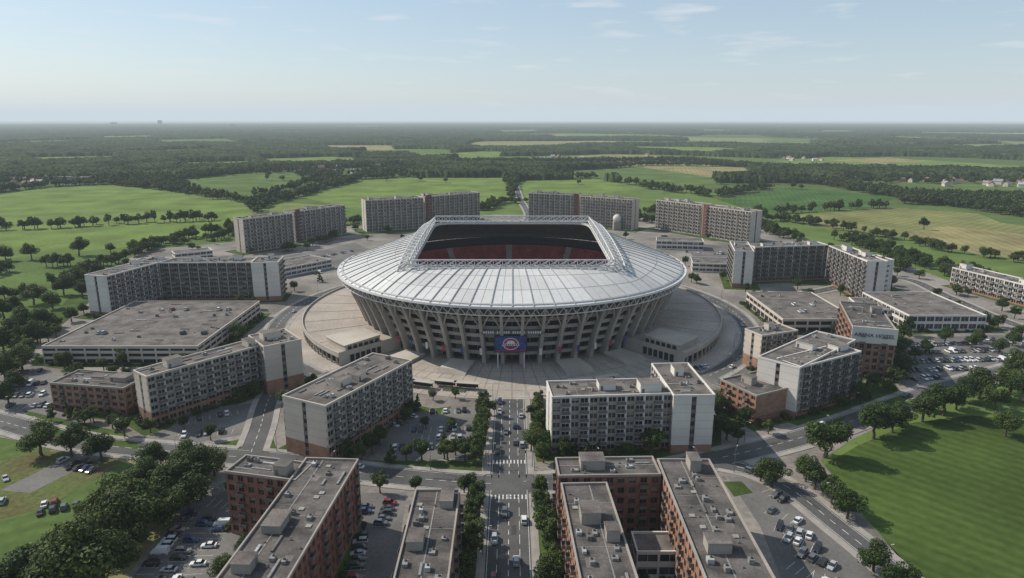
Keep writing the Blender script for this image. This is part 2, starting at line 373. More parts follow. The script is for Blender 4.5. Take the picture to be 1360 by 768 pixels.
def arch(x,s):
    N=18; pr=None
    for i in range(N+1):
        t=i/N; y=CY-63+126*t; hgt=2.6+1.6*math.sin(math.pi*t)
        z0=47.3+2.6*(y-CY)/61+.4; z1=zxy(x+s*7,y)+.5
        c=[(x,y,z0),(x+s*7,y,z1),(x+s*.6,y,z0+hgt),(x+s*6,y,z1+hgt)]
        if pr:
            for u in range(4): b.tube(pr[u],c[u],.34,steel,6)
            b.tube(pr[0],c[2],.2,steel,4);b.tube(pr[3],c[1],.2,steel,4);b.tube(pr[2],c[3],.2,steel,4);b.tube(c[2],pr[3],.2,steel,4);b.tube(c[0],pr[1],.16,steel,4)
        for p,q in((0,2),(1,3),(2,3),(0,1)): b.tube(c[p],c[q],.24,steel,4)
        pr=c
arch(-53.5,-1);arch(53.5,1)
def beam(y,s):
    N=22;pr=None
    for i in range(N+1):
        x=-54+108*i/N; z0=47.3+2.6*(y-CY)/61+.3; zt=z0+3.4
        c=[(x,y,z0),(x,y+s*3.5,z0-.3),(x,y+s*1.7,zt)]
        if pr:
            for u in range(3): b.tube(pr[u],c[u],.36,steel,6)
            b.tube(pr[0],c[2],.22,steel,4);b.tube(pr[1],c[2],.22,steel,4);b.tube(c[0],pr[2],.2,steel,4)
        b.tube(c[0],c[2],.22,steel,4);b.tube(c[1],c[2],.22,steel,4); pr=c
beam(CY-62,-1);beam(CY+62,1)
b.obj('roof_trusses',st)
def rc(z): return 89+13.2*(max(z,0)/33)**1.25
b=MB()
NC=60
for i in range(NC):
    a=TAU*(i+.5)/NC; t=(math.cos(a),math.sin(a)); o=(math.sin(a),-math.cos(a)); pr=None
    for j in range(9):
        z=31.5*j/8; r=rc(z)+1.0; d=4.4-2.0*j/8; wdt=.95-.25*j/8
        q=[]
        for rr,ss in((r-d,-1),(r,-1),(r,1),(r-d,1)):
            q.append((o[0]*rr+t[0]*ss*wdt,CY+o[1]*rr+t[1]*ss*wdt,z))
        if pr:
            for u in range(4): b.face([pr[u],pr[(u+1)%4],q[(u+1)%4],q[u]],conc)
        pr=q
    for s in(-1,1):
        a2=a+s*TAU/NC*.5
        b.tube(pol(rc(20)-.3,a,20),pol(rc(30)+.2,a2,30),.42,conc,5)
b.obj('facade_columns',st)
b=MB()
lv=[0,5.2,10.4,15.4,20.2,25.0]
for z in lv[1:]:
    r=rc(z)-2.3
    revolve(b,[(r-9,z),(r,z),(r,z-.7),(r-9,z-.7)],0,TAU,180,conc)
    revolve(b,[(r-.05,z),(r-.05,z+1.05),(r-.3,z+1.05),(r-.3,z)],0,TAU,180,conc if z<24 else greyc)
b.obj('concourse_slabs',st)
b=MB(); rn=random.Random(4)
for k,z in enumerate(lv):
    z1=lv[k+1]-.7 if k<5 else 31.5
    for i in range(180):
        A=TAU*i/180;B=TAU*(i+1)/180; r=rc(z)-6.2; x=rn.random()
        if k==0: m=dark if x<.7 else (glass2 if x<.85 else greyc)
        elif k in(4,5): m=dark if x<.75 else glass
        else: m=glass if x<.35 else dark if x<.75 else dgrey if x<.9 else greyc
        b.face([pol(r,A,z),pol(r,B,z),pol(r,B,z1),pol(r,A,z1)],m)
        if i%3==0: b.tube(pol(r+.2,A,z),pol(r+.2,A,z1),.25,greyc,4)
revolve(b,[(rc(31)-8,25),(rc(31)-1,31.5)],0,TAU,120,dgrey)
b.obj('concourse_walls',st)
b=MB()
def rp_(a): return rin(a,40,57,6)
for i in range(120):
    A=TAU*i/120;B=TAU*(i+1)/120
    rows=30
    for j in range(rows):
        def rz(a,j):
            t=j/rows; r=rp_(a)+(87-rp_(a))*t; z=1.2+t*15.5 if j<15 else 5.5+t*15.5+ (t-.5)*16
            return r,z
        ra,za=rz(A,j);ra2,_=rz(A,j+1);rb,_=rz(B,j);rb2,_=rz(B,j+1)
        m=seat
        if j==14: m=greyc
        if i%10==0: m=greyc
        b.face([pol(ra,A,za),pol(rb,B,za),pol(rb2,B,za),pol(ra2,A,za)],m)
        zn=rz(A,j+1)[1]
        b.face([pol(ra2,A,za),pol(rb2,B,za),pol(rb2,B,zn),pol(ra2,A,zn)],(glass if i%3 else whitep) if j==14 else m)
revolve(b,[(87,30),(87,33),(88,35)],0,TAU,120,dark)
b.obj('seating_bowl',st)
b=MB(); turf=fieldmat('pitch_turf',(.06,.14,.03),0,10,.18)
b.abox(-39,CY-56,.1,39,CY+56,.3,turf)
def ln(x0,y0,x1,y1): b.abox(x0,CY+y0,.305,x1,CY+y1,.315,white)
ln(-34,-52.5,34,-52.3);ln(-34,52.3,34,52.5);ln(-34,-52.3,-33.8,52.3);ln(33.8,-52.3,34,52.3);ln(-33.8,-.1,33.8,.1)
for s in(-1,1):
    ln(-20,min(s*52.2,s*36),-19.8,max(s*52.2,s*36));ln(19.8,min(s*52.2,s*36),20,max(s*52.2,s*36));ln(-19.8,s*36,19.8,s*36+.2)
b.obj('pitch',st)
b=MB()
for sgn in(1,-1):
    a0,a1=math.radians(43)*sgn,math.radians(150)*sgn
    revolve(b,[(88,6.0),(126,6.0)],a0,a1,60,paving)
    revolve(b,[(126,6.0),(126,7.1),(126.5,7.1),(126.5,4.6),(124.5,4.6),(124.5,0)],a0,a1,60,conl)
    for rj in(97,106,115): revolve(b,[(rj,6.02),(rj+.3,6.02)],a0,a1,60,greyc)
    for e in(a0,a1):
        b.face([pol(88,e,0),pol(126.5,e,0),pol(126.5,e,7.1),pol(88,e,7.1)],conl)
    n=44
    for i in range(n):
        a=a0+(a1-a0)*(i+.5)/n
        b.tube(pol(125.8,a,0),pol(125.8,a,4.6),.45,conc,6)
        da=(a1-a0)/n*.28
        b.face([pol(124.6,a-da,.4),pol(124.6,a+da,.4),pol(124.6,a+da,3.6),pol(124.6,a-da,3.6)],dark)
        if i%4==0: b.tube(pol(92,a,6.05),pol(125,a,6.05),.14,greyc,4)
    e0,e1=math.radians(44)*sgn,math.radians(54)*sgn
    revolve(b,[(100,6.0),(100,9.4),(99.6,9.4),(99.6,9.9),(121.4,9.1),(121.4,8.6),(121,8.6),(121,6.0)],e0,e1,10,conl)
    for e in(e0,e1): b.face([pol(100,e,6),pol(121,e,6),pol(121,e,9.1),pol(100,e,9.85)],conl)
    for i in range(6):
        r=101+i*3.3; da=.0015*sgn
        b.face([pol(r,e0-da,6.5),pol(r+2.2,e0-da,6.5),pol(r+2.2,e0-da,8.5),pol(r,e0-da,8.5)],glass)
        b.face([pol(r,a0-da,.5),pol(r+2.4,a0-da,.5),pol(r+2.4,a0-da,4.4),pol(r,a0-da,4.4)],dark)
b.obj('podium',st)
b=MB()
for a0 in (-38,-20,14,32):
    A0=math.radians(a0)
    for s in range(10):
        revolve(b,[(109-s*.5,.17*s),(109-s*.5,.17*(s+1)),(108.5-s*.5,.17*(s+1))],A0,A0+math.radians(8),6,conl)
    revolve(b,[(104,1.7),(90,1.7)],A0,A0+math.radians(8),6,conl)
    for e in(A0,A0+math.radians(8)): b.face([pol(90,e,0),pol(109,e,0),pol(104,e,1.7),pol(90,e,1.7)],conc)
b.obj('entrance_steps',st)
pl=MB()
revolve(pl,[(80,.16),(134,.16)],math.radians(-43),math.radians(43),60,paving)
revolve(pl,[(126,.15),(135,.15)],math.radians(43),math.radians(317),120,paving)
pl.obj('plaza')
jl=MB(); pavd=mat('paving_joint',(.22,.19,.16),.9,.1,.2)
for i in range(-14,15):
    a=math.radians(i*3); d=.25/110
    jl.face([pol(90,a-d,.17),pol(90,a+d,.17),pol(134,a+d,.17),pol(134,a-d,.17)],pavd)
for r in (100,108,116,124,132): revolve(jl,[(r,.172),(r+.4,.172)],math.radians(-43),math.radians(43),60,pavd)
jl.obj('paving_joints')
for a in (-34,-27,-12,11,25,35):
    b=MB(); A=math.radians(a); c=pol(127,A,0); b.abox(-5,-1.2,0,5,1.2,.8,conl,lawn); o=b.obj('planter'); o.location=(c[0],c[1],.16); o.rotation_euler=(0,0,A)
# video screen
sb=empty('video_screen'); b=MB(); yS=CY-rc(14)-2.2
lr=mat('led_red',(.30,.03,.06),.4,.3,1); lw=mat('led_white',(.6,.6,.63),.4,.1,1); lb=mat('led_blue',(.04,.06,.18),.4,.3,.5)
b.abox(-8.6,yS,8.5,7.4,yS+.8,17.2,dark); b.obj('cabinet',sb)
b=MB(); b.face([(-8.2,yS-.03,8.9),(7,yS-.03,8.9),(7,yS-.03,16.8),(-8.2,yS-.03,16.8)],lb)
def disc(cx,cz,rx,rz_,y,m,n=28): b.face([(cx+rx*math.cos(TAU*i/n),y,cz+rz_*math.sin(TAU*i/n)) for i in range(n)],m)
disc(-.6,12.9,3.9,3.1,yS-.05,lw);disc(-.6,12.9,3.5,2.75,yS-.07,lr);disc(-.6,13.5,2.0,1.2,yS-.09,lw);b.face([(-5,yS-.11,12.0),(3.8,yS-.11,12.0),(3.2,yS-.11,13.1),(-4.4,yS-.11,13.1)],lw)
for i in range(7): b.face([(-4.3+i*1.1,yS-.13,12.2),(-3.6+i*1.1,yS-.13,12.2),(-3.6+i*1.1,yS-.13,12.9),(-4.3+i*1.1,yS-.13,12.9)],lr)
b.face([(-8,yS-.05,9),(6.8,yS-.05,9),(6.8,yS-.05,9.6),(-8,yS-.05,9.6)],lr)
b.obj('display',sb)
b=MB()
for x in(-7,6): b.tube((x,yS+.5,0),(x,yS+.5,8.6),.35,steel,6)
b.obj('legs',sb)
b=MB(); b.abox(-15,yS+.2,17.8,16,yS+.7,19.8,dgrey)
for i in range(27):
    if i%7!=5: b.abox(-14+i*1.1,yS+.05,18.2,-14+i*1.1+.65,yS+.18,19.3,lw)
b.obj('entrance_sign_board')
for i in range(14):
    a=math.radians(-40+i*6.1)
    if abs(a)<.12: continue
    b=MB(); r=rc(10)+1.5; c=pol(r,a,0); t=(math.cos(a),math.sin(a)); m=[lr,lb,whitep][i%3]
    b.box((c[0]-t[0]*.7,c[1]-t[1]*.7,6),(t[0]*1.4,t[1]*1.4,0),(0,.1,0),(0,0,3.4),m); b.tube((c[0],c[1]+.1,5.8),(c[0],c[1]+1.2,5.8),.08,steel,4); b.obj('hanging_banner')
# ------------------------------------------------------------------ buildings
FOOT=[]
class Bld:
    def __init__(s,name): s.e=empty(name); s.parts={}
    def p(s,k):
        if k not in s.parts: s.parts[k]=MB()
        return s.parts[k]
    def done(s):
        for k,b in s.parts.items(): b.obj(k,s.e)
STY={'pale':dict(wall=greyc,pier=whitep,base=tanbrick,nb=1,bay=3.4,pw=.75,sill=.95,bal=2,roof=roofm,end=whitep),
'cream':dict(wall=greyc,pier=creamp,base=tanbrick,nb=2,bay=3.4,pw=.8,sill=.95,bal=2,roof=roofm,end=creamp),
'grey':dict(wall=greyc,pier=creamp,base=greyc,nb=0,bay=3.3,pw=.9,sill=1.1,bal=2,roof=roofm,end=creamp),
'dark':dict(wall=dgrey,pier=pale,base=tanbrick,nb=1,bay=3.2,pw=.6,sill=.9,bal=2,roof=roofm,end=whitep),
'brick':dict(wall=brick,pier=brick,base=tanbrick,nb=1,bay=3.2,pw=1.4,sill=1.1,bal=3,roof=roofd,end=brick),
'tan':dict(wall=tanbrick,pier=tanbrick,base=brick,nb=1,bay=3.3,pw=1.3,sill=1.05,bal=3,roof=roofd,end=tanbrick),
'deck':dict(wall=greyc,pier=creamp,base=greyc,nb=0,bay=7,pw=.8,sill=1.2,bal=0,roof=roofm,end=greyc),
'low':dict(wall=whitep,pier=whitep,base=pale,nb=0,bay=5,pw=.6,sill=1.3,bal=0,roof=roofm,end=whitep)}
DECKS=[]
def wing(B,A,Bp,D,h,floors,style,blank=(1,3),z0=0,rs=1,clutter=1.,lawnm=4.,accent=None):
    S_=STY[style]; rn=random.Random(int(A[0]*13+A[1]*7+rs)); t=.5 if style not in('deck','low') else .32
    L=math.dist(A,Bp); u=((Bp[0]-A[0])/L,(Bp[1]-A[1])/L); w_=(-u[1],u[0])
    if D<0: w_=(u[1],-u[0]); D=-D
    FOOT.append((A,u,w_,L,D))
    def X(a,b_,z): return (A[0]+u[0]*a+w_[0]*b_,A[1]+u[1]*a+w_[1]*b_,z)
    if style=='deck': DECKS.append((X,u,w_,L,D,h))
    W=B.p('walls');G=B.p('windows');R=B.p('roof')
    sc=lambda v,k:(v[0]*k,v[1]*k,0)
    W.box(X(t,t,z0),sc(u,L-2*t),sc(w_,D-2*t),(0,0,h-.06-z0),S_['wall'])
    R.face([X(.1,.1,h),X(L-.1,.1,h),X(L-.1,D-.1,h),X(.1,D-.1,h)],S_['roof'])
    if L>14:
        for i in range(1,int(L/rn.uniform(5,8))):
            xx=i*L/int(L/5+1)
            if xx<L-1: R.box(X(xx,.4,h+.005),sc(u,.16),sc(w_,D-.8),(0,0,.03),dgrey if i%2 else hvacd)
        R.box(X(.5,D*rn.uniform(.3,.7),h+.04),sc(u,L-1),sc(w_,.35 if D<25 else .7),(0,0,.05),hvacd)
        for i in range(int(L*D/90)):
            a_=rn.uniform(1.5,5);b_=rn.uniform(1.5,4); x=rn.uniform(.8,max(.9,L-a_-.8)); y=rn.uniform(.8,max(.9,D-b_-.8))
            if x+a_<L-.5 and y+b_<D-.5: 
                z_=h+.012+.001*i; R.face([X(x,y,z_),X(x+a_,y,z_),X(x+a_,y+b_,z_),X(x,y+b_,z_)],rn.choice([roofd,dgrey,roofm]))
    sides=[(X(0,0,0),u,L,(-w_[0],-w_[1]),0),(X(L,t,0),w_,D-2*t,u,1),(X(0,D,0),u,L,w_,2),(X(0,t,0),w_,D-2*t,(-u[0],-u[1]),3)]
    fh=(h-z0)/floors
    for p0,d,l,nrm,si in sides:
        def bx(M_,a,b2,za,zb,m,th=t,proud=0):
            o=(p0[0]+d[0]*a+nrm[0]*proud,p0[1]+d[1]*a+nrm[1]*proud,za)
            M_.box(o,sc(d,b2-a),sc(nrm,-(th+proud)+.0),(0,0,zb-za),m)
        def pane(a,b2,za,zb,m):
            o=t-.04
            q=lambda a_,z_:(p0[0]+d[0]*a_-nrm[0]*o,p0[1]+d[1]*a_-nrm[1]*o,z_)
            G.face([q(a,za),q(b2,za),q(b2,zb),q(a,zb)],m)
        if si in blank and style not in('deck','low'):
            wm=S_['end']; c=l*.5; g=.9
            zb=z0+fh*S_['nb']
            for a_,b2 in((0,c-g),(c+g,l)):
                if S_['nb']: bx(W,a_,b2,z0,zb,S_['base'])
                bx(W,a_,b2,zb,h,wm)
                for f in range(1,floors): 
                    if z0+f*fh>zb+.1: bx(W,a_+.02,b2-.02,z0+f*fh-.04,z0+f*fh+.04,greyc,.02,.01)
            for f in range(floors):
                bx(W,c-g,c+g,z0+f*fh-(0 if f==0 else .3),z0+f*fh+1.1,dgrey if style!='brick' else wm,t*.6)
                pane(c-g,c+g,z0+f*fh+1.1,z0+(f+1)*fh-.3,rn.choice([glass,glass2]))
            continue
        nb=max(1,round(l/S_['bay'])); bw=l/nb; pw=S_['pw']; sill=S_['sill']
        for f in range(floors):
            za=z0+f*fh; m=S_['base'] if f<S_['nb'] else S_['wall']
            if style=='deck':
                bx(W,0,l,za+fh-.5 if f<floors-1 else h-.9,za+fh+(.9 if f<floors-1 else -.05),creamp)
                if f==0: bx(W,0,l,za,za+.5,greyc)
                for i in range(nb): pane(i*bw,(i+1)*bw,za+.4,za+fh-.4,dark)  # flat dark panes paint the shade inside the open deck
                continue
            bx(W,0,l,za-(.3 if f else 0),za+sill,m)
            if f==floors-1: bx(W,0,l,h-.45,h-.02,S_['wall'])
            for i in range(nb):
                a_=i*bw+pw/2;b2=(i+1)*bw-pw/2;z1=za+sill;z2=za+fh-.3
                x=rn.random(); gm_=glass if x<.72 else glass2
                if rn.random()<.3:
                    zm=z2-(z2-z1)*rn.uniform(.2,.85); pane(a_,b2,zm,z2,blind)
                    if zm-z1>.05: pane(a_,b2,z1,zm,gm_)
                else: pane(a_,b2,z1,z2,gm_)
                mid=(a_+b2)/2; bx(W,mid-.05,mid+.05,z1,z2,S_['pier'],.2,-.12)
                if S_['bal'] and f>=max(1,S_['nb']) and i%S_['bal']==1:
                    o=(p0[0]+d[0]*(a_-.2)+nrm[0]*1.25,p0[1]+d[1]*(a_-.2)+nrm[1]*1.25,za-.12)
                    B.p('balconies').box(o,sc(d,b2-a_+.4),sc(nrm,-1.2),(0,0,.15),S_['pier'])
                    o2=(o[0],o[1],za+.04)
                    B.p('balconies').box(o2,sc(d,b2-a_+.4),sc(nrm,-.07),(0,0,.95),rail)
                    for e_ in(0,b2-a_+.34):
                        o3=(o[0]+d[0]*e_-nrm[0]*.08,o[1]+d[1]*e_-nrm[1]*.08,za+.04)
                        B.p('balconies').box(o3,sc(d,.06),sc(nrm,-1.1),(0,0,.95),rail)
        for i in range(nb+1):
            a_=max(0,i*bw-pw/2);b2=min(l,i*bw+pw/2)
            if style in('pale','cream','grey','dark') and i%S_['bal']==0 or style in('brick','tan','deck','low'): pm=S_['pier']
            else: pm=S_['wall']
            if S_['nb']: bx(W,a_,b2,z0,z0+fh*S_['nb'],S_['base'],t,.06)
            bx(W,a_,b2,z0+fh*S_['nb'],h-.03,pm,t,.06)
        if accent and si==accent[0]:
            bx(W,l*accent[1],l*accent[1]+accent[2],z0+1,h+2.2,redp,t,.5)
    pm=whitep if style in('pale','dark','low') else creamp if style in('grey','cream','deck') else greyc
    pt=.35; e=.1; ph=.75
    R.box(X(-e,-e,h-.12),sc(u,L+2*e),sc(w_,pt+e),(0,0,ph),pm); R.box(X(-e,D-pt,h-.12),sc(u,L+2*e),sc(w_,pt+e),(0,0,ph),pm)
    R.box(X(-e,pt,h-.12),sc(u,pt+e),sc(w_,D-2*pt),(0,0,ph-.01),pm); R.box(X(L-pt,pt,h-.12),sc(u,pt+e),sc(w_,D-2*pt),(0,0,ph-.01),pm)
    Q=B.p('rooftop_plant')
    if clutter>0 and L>10:
        used=[]
        def place(a_,b_,c_,mm,mt=None,tries=14):
            for _ in range(tries):
                x=rn.uniform(1.2,max(1.3,L-a_-1.2)); y=rn.uniform(1.2,max(1.3,D-b_-1.2))
                if x+a_>L-.5 or y+b_>D-.5: return None
                if all(x+a_+.5<q[0] or x>q[0]+q[2]+.5 or y+b_+.5<q[1] or y>q[1]+q[3]+.5 for q in used):
                    used.append((x,y,a_,b_)); Q.box(X(x,y,h-.02),sc(u,a_),sc(w_,b_),(0,0,c_),mm,mt); return (x,y)
            return None
        if style not in('deck','low'):
            for k in range(max(1,int(L/20))):
                a_=rn.uniform(3.5,8); b_=min(D-3,rn.uniform(3,6)); c_=rn.uniform(1.8,3.6)
                q=place(a_,b_,c_,pm,roofm)
                if q:
                    Q.box(X(q[0]-.15,q[1]-.15,h+c_-.1),sc(u,a_+.3),sc(w_,b_+.3),(0,0,.25),pm,roofm)
                    Q.box(X(q[0]+.6,q[1]-.04,h+.02),sc(u,.95),sc(w_,.06),(0,0,1.7),rail)
        nU=int(L*D/45*clutter)
        if style in('deck','low'): nU=int(L*D/200)
        for k in range(nU):
            x=rn.random(); mm=rn.choice([hvac,hvacd,hvacd,dgrey])
            if x<.4:
                c_=rn.uniform(.6,1.3); q=place(rn.uniform(1.1,2.2),rn.uniform(.9,1.7),c_,mm)
                if q:
                    ctr=X(q[0]+.55,q[1]+.5,h+c_-.02); Q.tube(ctr,(ctr[0],ctr[1],ctr[2]+.15),.36,dark,10)
            elif x<.6:
                q=place(rn.uniform(3,7),.6,.45,mm)
            elif x<.85:
                q=place(.5,.5,.3,dgrey)
                if q: c_=X(q[0]+.25,q[1]+.25,h+.25); Q.tube(c_,(c_[0],c_[1],c_[2]+rn.uniform(.3,.8)),.13,hvacd,6)
            else: place(1.4,1.4,.3,blind)
    if lawnm>0:
        g=lawnm; k=len(FOOT)
        sheet('lawn',[X(-g,-g,0)[:2],X(L+g,-g,0)[:2],X(L+g,D+g,0)[:2],X(-g,D+g,0)[:2]],.048+.0002*k,lawn)
def bw(B,a,b,c,h,floors,style,**k):
    A=P(*a,h);Bp=P(*b,h)
    if isinstance(c,tuple):
        C=P(*c,h); L=math.dist(A,Bp); u=((Bp[0]-A[0])/L,(Bp[1]-A[1])/L)
        D=(C[0]-A[0])*(-u[1])+(C[1]-A[1])*u[0]
    else: D=c
    wing(B,A,Bp,D,h,floors,style,**k)
B=Bld('apartment_block'); bw(B,(322,292),(388,284),16,31,9,'grey',lawnm=8); bw(B,(390,282),(458,273),16,30.6,9,'grey',lawnm=8,accent=(0,.03,5)); B.done()
B=Bld('apartment_block'); bw(B,(485,267),(562,263),18,34,10,'grey',lawnm=10); bw(B,(564,262),(637,256),18,33.6,10,'grey',lawnm=10,accent=(0,.02,7)); B.done()
B=Bld('apartment_block'); bw(B,(702,257),(769,260),18,34,10,'grey',lawnm=10,accent=(0,.9,6)); bw(B,(771,261),(840,266),18,33.6,10,'grey',lawnm=10); B.done()
B=Bld('apartment_block'); bw(B,(872,266),(932,273),18,32,9,'grey',lawnm=10); bw(B,(934,274),(998,282),18,31.6,9,'grey',lawnm=10,accent=(0,.02,6)); B.done()
B=Bld('apartment_block'); bw(B,(976,334),(1002,335),(995,322),27,8,'pale',lawnm=6,blank=(0,)); bw(B,(1003,329),(1100,326),14,26.6,8,'dark',lawnm=6); bw(B,(1101,327),(1152,348),14,27.2,8,'dark'); bw(B,(1153,347),(1188,346),18,26.8,8,'pale',blank=(0,)); B.done()
B=Bld('apartment_block'); bw(B,(1265,356),(1440,398),16,14,4,'pale'); B.done()
B=Bld('apartment_block'); bw(B,(112,366),(140,368),(190,342),26,8,'pale',blank=(0,),lawnm=7); bw(B,(172,350),(332,349),16,25.7,8,'dark',lawnm=7); bw(B,(333,350),(369,349),20,26.3,8,'pale',blank=(0,)); B.done()
B=Bld('parking_garage'); bw(B,(55,461),(262,461),(300,401),9,3,'deck',clutter=.3,lawnm=5); B.done()
B=Bld('parking_garage'); bw(B,(1040,425),(1140,425),(1100,389),8,2,'deck',clutter=.3,lawnm=3); B.done()
B=Bld('retail_hall'); bw(B,(1208,420),(1311,420),(1250,389),9,2,'low',clutter=.3,lawnm=3); B.done()
B=Bld('retail_hall'); bw(B,(1143,410),(1204,413),26,7.4,2,'low',lawnm=0); B.done()
B=Bld('service_building'); bw(B,(372,358),(440,345),30,7,2,'low',lawnm=0); bw(B,(232,338),(282,333),16,7.3,2,'low',lawnm=0); B.done()
B=Bld('service_building'); bw(B,(872,320),(935,322),20,8,2,'low',lawnm=0); bw(B,(920,350),(975,352),26,7,2,'low',lawnm=0); B.done()
B=Bld('hotel_building'); bw(B,(1133,436),(1192,441),(1205,408),24,7,'tan',blank=(),lawnm=4)
A=P(1133,436,24);A2=P(1192,441,24);L=math.dist(A,A2);u=((A2[0]-A[0])/L,(A2[1]-A[1])/L); nn_=(u[1],-u[0])
bp=B.p('sign_fascia'); bp.box((A[0]+nn_[0]*.7-u[0]*.3,A[1]+nn_[1]*.7-u[1]*.3,17.5),(u[0]*(L+.6),u[1]*(L+.6),0),(-nn_[0]*.6,-nn_[1]*.6,0),(0,0,7.8),whitep)
B.done()
cu=bpy.data.curves.new('sign_lettering','FONT'); cu.body='ARENA HOTEL'; cu.size=2.6; cu.extrude=.08; cu.align_x='CENTER'; cu.materials.append(lb)
o=bpy.data.objects.new('sign_lettering',cu); link(o,B.e); o.location=((A[0]+A2[0])/2+nn_[0]*.85,(A[1]+A2[1])/2+nn_[1]*.85,20.6); o.rotation_euler=(math.pi/2,0,math.atan2(u[1],u[0]))
B=Bld('apartment_block'); bw(B,(1007,475),(1062,490),(1125,450),22,7,'pale',blank=(0,),lawnm=5)
bw(B,(1064,489),(1144,468),12,21.6,7,'dark',lawnm=5); bw(B,(1012,447),(1060,440),12,18,6,'cream',lawnm=4); bw(B,(957,505),(1005,527),(1050,490),12,4,'tan',lawnm=5); B.done()
B=Bld('apartment_block'); bw(B,(733,529),(893,524),(893,503),22,7,'pale',lawnm=6,blank=(1,3)); bw(B,(895,527),(950,526),(890,484),22.4,7,'pale',blank=(0,),lawnm=6); B.done()
B=Bld('apartment_block'); bw(B,(432,541),(547,480),(369,530),22,7,'cream',blank=(1,3),lawnm=5); B.done()
B=Bld('apartment_block'); bw(B,(194,502),(348,459),(167,496),21,7,'cream',blank=(3,),lawnm=6); bw(B,(350,462),(400,452),(345,444),22.2,7,'cream',blank=(0,),lawnm=5); bw(B,(66,510),(164,517),(100,492),12,4,'tan',lawnm=5,blank=()); B.done()
B=Bld('brick_apartment_block'); bw(B,(299,628),(392,640),(325,606),20,6,'brick',blank=(),lawnm=3,clutter=1.2)
bw(B,(476,612),(372,790),-16,20.4,6,'brick',blank=(),lawnm=3,clutter=1.3); B.done()
B=Bld('brick_apartment_block'); bw(B,(611,652),(592,800),(552,652),18,6,'tan',blank=(),lawnm=3,clutter=1.3); B.done()
B=Bld('brick_apartment_block')
bw(B,(742,634),(878,632),(742,610),20,6,'brick',blank=(),lawnm=3,clutter=1.2)
bw(B,(745,644),(776,800),13,19.6,6,'tan',blank=(),lawnm=0,clutter=1.2)
bw(B,(942,612),(1040,790),-15.5,20.5,6,'tan',blank=(),lawnm=3,clutter=1.4)
bw(B,(846,735),(905,735),9,8,2,'low',blank=(),lawnm=0)
B.done()
wt=MB(); x,y=P(819,305); wt.abox(x-4,y-4,0,x+4,y+4,9,greyc)
for j in range(12):
    for i in range(20):
        f=lambda i,j:(x+4.6*math.sin(math.pi*j/12)*math.cos(TAU*i/20),y+4.6*math.sin(math.pi*j/12)*math.sin(TAU*i/20),12.4-4.6*math.cos(math.pi*j/12))
        wt.face([f(i,j),f(i+1,j),f(i+1,j+1),f(i,j+1)],whitep)
wt.obj('radar_dome')
# ------------------------------------------------------------------ village houses
def house(wm,rmat):
    b=MB(); b.abox(-6,-4,0,6,4,5,wm)
    b.face([(-6.4,-4.6,4.8),(6.4,-4.6,4.8),(6.4,0,8.2),(-6.4,0,8.2)],rmat);b.face([(-6.4,4.6,4.8),(6.4,4.6,4.8),(6.4,0,8.2),(-6.4,0,8.2)],rmat)
    for s in(-6,6): b.face([(s,-4,5),(s,4,5),(s,0,8)],wm)
    for x in(-4,-1,2.5):
        for z in(1,3.2): b.abox(x,-4.05,z,x+1.3,-3.98,z+1.3,glass)
    b.abox(2.5,.6,6,3.3,1.4,9,brick); return b.mesh('house')
HM=[house(creamp,mat('tile_red',(.2,.10,.075),.9,.2,.5)),house(pale,mat('tile_grey',(.22,.22,.23),.8,.2,.5)),house(tanbrick,mat('tile_brown',(.15,.10,.08),.9,.2,.5)),house(whitep,mat('tile_pale',(.38,.36,.34),.8,.1,.5))]
def houses(n,x0,x1,y0,y1,sc=(.9,1.3)):
    for _ in range(n):
        px=random.uniform(x0,x1);py=random.uniform(y0,y1); x,y=P(px,py)
        o=bpy.data.objects.new('village_house',random.choice(HM)); link(o); o.location=(x,y,0); o.rotation_euler=(0,0,random.uniform(0,3.14)); k=random.uniform(*sc); o.scale=(k,k,k)
houses(45,1090,1400,229,244);houses(16,1240,1400,240,250);houses(10,380,470,222,232);houses(14,700,860,207,218);houses(12,0,60,240,248)
houses(14,1000,1100,205,214);houses(10,480,560,222,230)
for a_,b_,s_ in(((60,240),(110,242),30),((112,236),(150,236),24),((80,232),(128,230),20),((1240,182),(1330,184),80)):
    B=Bld('warehouse'); wing(B,P(*a_),P(*b_),s_,9,2,'low',lawnm=0); B.done()
for px,py,hh,ww in((212,163.2,95,60),(150,163.5,60,90),(308,165,45,60)):
    B=Bld('distant_tower_block'); x,y=P(px,py+4)
    wing(B,(x-ww/2,y),(x+ww/2,y),ww*.6,hh,8,'low',lawnm=0,clutter=0); B.done()
